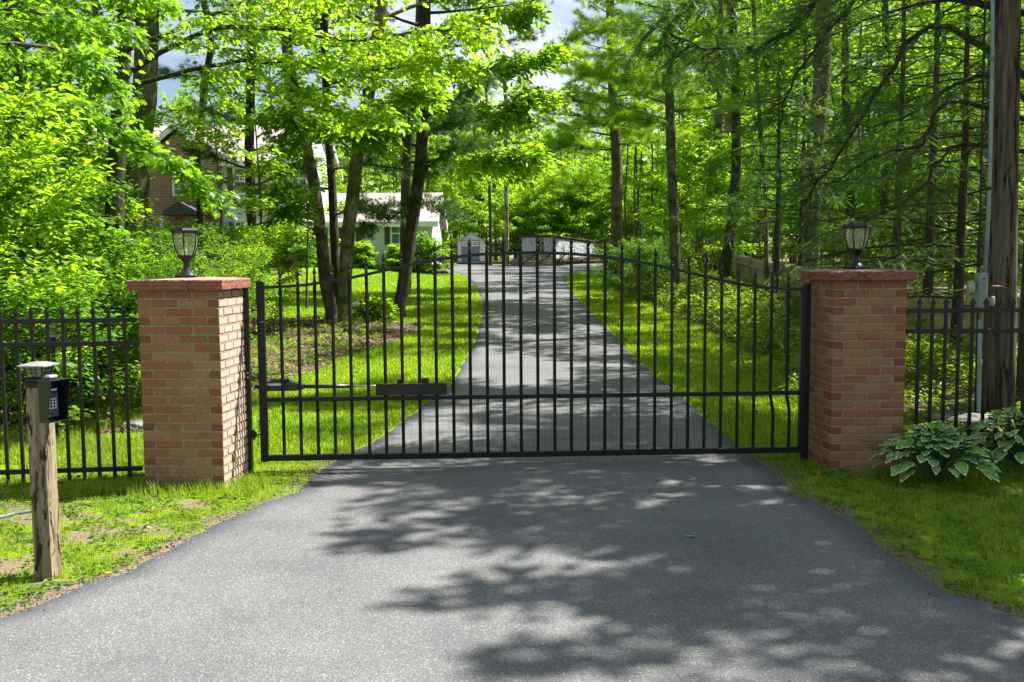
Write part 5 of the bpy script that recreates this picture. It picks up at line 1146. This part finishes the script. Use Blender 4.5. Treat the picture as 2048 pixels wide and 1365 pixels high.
mb = MB()
for xx in (sx0+.3, sx1-.35): mb.box((xx, SY+.2, sz0-.02), (.4, .4, .2))
L(mb, 'foundation_blocks', 'mulch')
for s in (0, 1):
    d0 = (924.5-1024)/F*SY if s == 0 else (943-1024)/F*SY; d1 = (941.8-1024)/F*SY if s == 0 else (960.5-1024)/F*SY; dz1 = at(945, 480.5, SY).z; dz0 = sz0+.22
    d = MB(); d.bbox(((d0+d1)/2, SY-.03, (dz0+dz1)/2), (d1-d0, .05, dz1-dz0), .008); do = L(d, 'door', 'bluedoor')
    wz0, wz1 = at(945, 493, SY).z, at(945, 482.5, SY).z; f = MB(); wa, wb_ = d0+.07, d1-.07
    f.box(((wa+wb_)/2, SY-.062, (wz0+wz1)/2), (wb_-wa, .014, wz1-wz0)); f.build('window_frame', M['white'], do)
    g = MB()
    for i in range(4):
        for j in range(2):
            g.box((wa+.07+(wb_-wa-.14)*(i+.5)/4, SY-.0705, wz0+.06+(wz1-wz0-.12)*(j+.5)/2), ((wb_-wa-.14)/4-.03, .004, (wz1-wz0-.12)/2-.03))
    g.build('window_pane', M['glass'], do)

# ------------------------------------------------------------------ plastic covered coop
c0 = Vector(((1041-1024)/F*66, 66, 0)); c1 = Vector(((1107-1024)/F*66, 66, 0)); c2 = Vector((8.8, 84, 0)); cz0 = at(1070, 533, 66).z; cz1 = at(1070, 473, 66).z; cz2 = 2.95
coop = thing('animal_coop', 'long low wooden coop draped in clouded plastic sheeting at the woods edge', 'coop', (c0.x, 66, cz0))
zm_ = at(1070, 507, 66).z
mb = MB(); rows = 5
for i in range(rows): z = cz0+(zm_-cz0)*(i+.5)/rows; mb.box(((c0.x+c1.x)/2, 66, z), (c1.x-c0.x, .05, (zm_-cz0)/rows-.025))
L(mb, 'board_wall', 'greywood', coop)
br2 = MB()
for k in range(3):
    xa_ = c0.x+.2+k*1.05; br2.tube([(xa_-.1, 65.94, cz0+.1), (xa_+.85, 65.94, zm_-.05)], .035, 5)
L(br2, 'brace', 'bark_dark', coop)
def sheet(a, b, za, zb0, zb1, n, name, m='sheet'):
    mb = MB(); vs = []; kk = 9
    nrm = Vector((b.y-a.y, a.x-b.x, 0)).normalized()
    for i in range(n+1):
        p = a.lerp(b, i/n)
        for j in range(kk+1):
            e = .014*math.sin(i*1.9+j*.7)+.010*math.sin(j*2.1+i*.5)+R.uniform(-.003, .003); z1 = zb0+(zb1-zb0)*i/n
            vs.append(p+nrm*e+Vector((0, 0, za+(z1-za)*j/kk)))
    mb.add(vs, [(i*(kk+1)+j, (i+1)*(kk+1)+j, (i+1)*(kk+1)+j+1, i*(kk+1)+j+1) for i in range(n) for j in range(kk)]); return L(mb, name, m, coop)
sheet(Vector((c0.x+.05, 66, 0)), Vector((c0.x+1.25, 66, 0)), zm_-.05, cz1-.08, cz1-.08, 10, 'plastic_panel'); sheet(Vector((c0.x+1.6, 66, 0)), Vector((c1.x-.05, 66, 0)), zm_-.05, cz1-.08, cz1-.08, 8, 'plastic_panel')
for k in range(4):
    a = c1.lerp(c2, k*.25+.01); b = c1.lerp(c2, k*.25+.235); zt0 = cz1+(cz2-cz1)*(k*.25)-.1; zt1 = cz1+(cz2-cz1)*(k*.25+.24)-.1
    sheet(a, b, float(G(a.x, a.y))+.55, zt0, zt1, 14, 'plastic_panel')
fr = MB()
for k in range(5):
    a = c1.lerp(c2, k*.25); zt0 = cz1+(cz2-cz1)*k*.25; fr.box((a.x, a.y, (zt0+float(G(a.x, a.y)))/2), (.12, .12, zt0-float(G(a.x, a.y))))
for xx in (c0.x, c0.x+1.42): fr.box((xx, 66.02, (cz1+cz0)/2), (.1, .1, cz1-cz0))
fr.box((c0.x+1.42, 66.0, cz1-.18), (.3, .06, .2)); L(fr, 'frame', 'greywood', coop)
wn = MB()
for k in range(4):
    a = c1.lerp(c2, k*.25+.02); b = c1.lerp(c2, k*.25+.22); wn.tube([a+Vector((0, -.05, float(G(a.x, a.y))+.5)), (a+b)/2+Vector((0, -.05, float(G(a.x, a.y))+.38)), b+Vector((0, -.05, float(G(b.x, b.y))+.5))], .07, 5)
L(wn, 'rolled_hem', 'rust', coop)
rf = MB(); d3 = Vector((-1.2, 4.2, 0))
rf.add([(c0.x-.15, 65.85, cz1), (c1.x+.1, 65.85, cz1), (c2.x+.1, c2.y, cz2), (c2.x-2.2, c2.y+1, cz2+.25), (c0.x-.15, 70, cz1+.1),
        (c0.x-.15, 65.85, cz1+.07), (c1.x+.1, 65.85, cz1+.07), (c2.x+.1, c2.y, cz2+.07), (c2.x-2.2, c2.y+1, cz2+.32), (c0.x-.15, 70, cz1+.17)],
       [(4, 3, 2, 1, 0), (5, 6, 7, 8, 9), (0, 1, 6, 5), (1, 2, 7, 6), (2, 3, 8, 7), (3, 4, 9, 8), (4, 0, 5, 9)]); L(rf, 'roof', simple.__call__ and 'rust', coop)
pal = MB()
for i in range(14):
    x = (1022+i*1.5-1024)/F*66; h = .35+.45*(i/13)+R.uniform(-.04, .04); pal.box((x, 66.1+R.uniform(-.05, .05), cz0+h/2), (.05, .03, h))
tag(L(pal, 'paling_fence', 'greywood', coop))

# ------------------------------------------------------------------ wooden fence on the right
def woodfence(pts, h, label, group, matn, tops=.02):
    t = thing('wooden_fence', label, 'wooden fence', (pts[0][0], pts[0][1], float(G(*pts[0]))), 0, group); ox, oy, oz = t.location
    for a, b in zip(pts[:-1], pts[1:]):
        a = Vector((*a, 0)); b = Vector((*b, 0)); d = (b-a); Ls = d.length; d.normalize(); nrm = Vector((-d.y, d.x, 0)); ns = max(1, round(Ls/2.4))
        Mz = Matrix.Rotation(math.atan2(d.y, d.x), 3, 'Z')
        for s in range(ns):
            pa = a+d*Ls*s/ns; g = float(G(pa.x, pa.y)); pb_ = a+d*Ls*(s+1)/ns; g2 = float(G(pb_.x, pb_.y)); n_ = int(Ls/ns/.1); sag = R.uniform(-.04, .05); m = MB()
            for i in range(n_):
                c = pa+d*(Ls/ns)*(i+.5)/n_; gz = g+(g2-g)*(i+.5)/n_; hh = h+sag*(i/n_)+R.uniform(-.012, .012); w = .046
                q = [c-d*w+Vector((0, 0, gz+.03)), c+d*w+Vector((0, 0, gz+.03)), c+d*w+Vector((0, 0, gz+hh-.06)), c+d*.0+Vector((0, 0, gz+hh)), c-d*w+Vector((0, 0, gz+hh-.06))]
                m.prism([p-Vector(t.location) for p in q], nrm*.018)
            for zz in (.22, h*.55, h-.2):
                mid = (pa+pb_)/2; m.box(tuple(mid-nrm*.03*(-1)-nrm*.062+Vector((0, 0, (g+g2)/2+zz))-Vector(t.location)), (Ls/ns, .04, .08), M=Matrix.Rotation(math.atan2(d.y, d.x), 3, 'Z') @ Matrix.Rotation(-math.atan2(g2-g, Ls/ns), 3, 'Y'))
            m.build('panel', M[matn], t)
            MB().box(tuple(pa-nrm*.05+Vector((0, 0, g+h/2+.02))-Vector(t.location)), (.11, .11, h+.08), M=Mz).build('post', M['fencewood'], t)
    return t
woodfence([(11.5, 52), (8.6, 42), (7.0, 30), (5.9, 19.5), (5.45, 17.2)], 1.28, 'weathered grey wooden fence running along the woods right of the lawn', None, 'fencewood')
woodfence([(5.3, 14.4), (9.8, 13.9)], 1.12, 'yellowish picket topped wooden fence seen through the right iron fence', None, 'fencewood_y')

# ------------------------------------------------------------------ garden details
lb = gnd(747, 622); lf = thing('garden_edging', 'low rustic stick edging fence beside the leaning pine', 'edging fence', lb)
st = MB()
for i, (px, w) in enumerate(((722, 1), (726, 1), (731, 1), (736, 2), (744, 3), (749, 3), (754, 2), (758, 2), (763, 2), (768, 1), (772, 1))):
    q = gnd(px, 622+abs(px-747)*.06); h = .42+R.uniform(-.06, .04); st.tube([(q.x-lb.x, q.y-lb.y+R.uniform(-.1, .1), -.02), (q.x-lb.x+R.uniform(-.01, .01), q.y-lb.y, h)], .012+.004*w, 6)
st.build('stakes', M['fencewood'], lf); wi = MB(); wi.tube([gnd(720, 623)-lb+Vector((0, 0, .25)), gnd(775, 623)-lb+Vector((0, 0, .25))], .005, 5); wi.build('wire', M['greywood'], lf)
def rock(p, s, label):
    me_r = random.Random(int(p.x*100)); mb = MB(); vs = []; nu, nv = 10, 7
    for j in range(nv+1):
        for i in range(nu):
            th = math.pi*j/nv; ph2 = 2*math.pi*i/nu; e = 1+me_r.uniform(-.13, .13); vs.append((s[0]*e*math.sin(th)*math.cos(ph2), s[1]*e*math.sin(th)*math.sin(ph2), s[2]*e*math.cos(th)))
    mb.add(vs, [(j*nu+i, j*nu+(i+1) % nu, (j+1)*nu+(i+1) % nu, (j+1)*nu+i) for j in range(nv) for i in range(nu)])
    return tag(mb.build('stone', M['stone'], loc=(p.x, p.y, p.z+s[2]*.45)), label, 'stone')
for px, py, s, lab in ((714, 622, (.28, .2, .17), 'pale rounded stone right of the trunk clump'), (786, 618, (.22, .2, .16), 'stone between the stick edging and the leaning pine'), (730, 640, (.3, .16, .07), 'flat stone before the stick edging'), (702, 668, (.16, .14, .12), 'grey stone in the leaf litter below the clump'),
                       (272, 862, (.16, .14, .08), 'pale stone behind the left fence beside the pillar'), (1925, 845, (.4, .25, .07), 'flat grey stone behind the right iron fence')):
    rock(gnd(px, py), s, lab)
q = at(575, 528, 19.5); ht_ = MB(); n_ = 24; hp2 = []
for i in range(n_): a = 2*math.pi*i/n_; hp2.append(Vector((.0075*16*math.sin(a)**3, 0, .0075*(13*math.cos(a)-5*math.cos(2*a)-2*math.cos(3*a)-math.cos(4*a)))))
ht_.prism(hp2, (0, .02, 0)); ho = ht_.build('heart_ornament', M['bark_dark'], loc=tuple(q)); tag(ho, 'small dark heart ornament hanging before the flower bed', 'ornament')
MB().tube([(0, .01, .04), (0, .01, 1.6)], .0025, 4).build('cord', M['black'], ho)
def shrubmound(px, py, Y, w, h, leaf, label, seed, size=.12):
    x = (px-1024)/F*Y; g = np.random.default_rng(seed); s = w*Y/F/2; H2 = h*Y/F
    T = [(x, Y, float(G(x, Y)), .03), (x, Y, float(G(x, Y))+H2*.9, .01)]
    return tree('shrub', label, 'shrub', T, sp(BROAD, z0=.08, z1=H2*.9, limbs=30, R=s, br=6, sr=.16, prof=lambda u: .5+.6*math.cos(u*1.4), el=lambda u: .15+1.0*u), leaf, g, 16, size, DIA, 'twig', root=False)
shrubmound(727, 525, 50, 46, 46, 'leaf_bright', 'round bright shrub before the white wing of the house', 1)
shrubmound(793, 525, 50, 42, 44, 'leaf_bright', 'green shrub under the wide window of the wing', 2)
shrubmound(858, 525, 50, 88, 58, 'leaf', 'wide dark green yew at the right end of the house', 3)
shrubmound(620, 528, 49.5, 28, 24, 'leaf_bright', 'small yellow green shrub in the bed before the house', 4)
shrubmound(590, 528, 50, 100, 60, 'leaf', 'tall green shrub hiding the corner of the house', 5)
shrubmound(520, 528, 50, 80, 50, 'leaf', 'green shrub left of the straight pine before the house', 6)
shrubmound(425, 530, 50, 90, 70, 'leaf_shrub', 'feathery green shrub before the brick bay', 7)
shrubmound(752, 613, 23.6, 60, 22, 'leaf_bright', 'low leafy plant at the foot of the stick edging', 8, .11)
bed = MB(); bp_ = [(hx(470), HY-3.0), (hx(630), HY-2.6), (hx(760), HY-2.2), (hx(880), HY-3.4), (hx(905), HY-4.5), (hx(912), HY-2.5), (hx(880), HY-1.2), (hx(470), HY-.6)]
bed.add([(x, y, float(G(x, y))+.05) for x, y in bp_]+[(x, y, float(G(x, y))-.1) for x, y in bp_], [tuple(range(8))]+[(i, (i+8), ((i+1) % 8)+8, (i+1) % 8) for i in range(8)])
tag(bed.build('flower_bed', M['mulch']), kind='structure')
sb = MB(); sb.prism([(x, y, float(G(x, y))-.1) for x, y in ((hx(470), HY-2.4), (hx(540), HY-2.4), (hx(640), HY-2.4), (hx(640), HY-2.2), (hx(470), HY-2.2))], (0, 0, .75))
tag(sb.build('retaining_wall', M['greywood']), 'low dark timber wall of the raised bed before the house', 'low wall')
q = at(105, 672, 9.6); pl2 = thing('path_light', 'small path light with pale cap in the thicket behind the left fence', 'path light', (q.x, 9.6, float(G(q.x, 9.6))))
h0 = q.z-float(G(q.x, 9.6)); MB().tube([(0, 0, 0), (0, 0, h0)], .02, 8).build('post', M['black'], pl2); b4 = MB(); b4.bbox((0, 0, h0+.0), (.11, .11, .02), .004); b4.bbox((0, 0, h0+.09), (.12, .12, .02), .004); b4.build('plates', M['capgrey'], pl2)
MB().bbox((0, 0, h0+.045), (.07, .07, .06), .01).build('lens', M['lglass'], pl2)
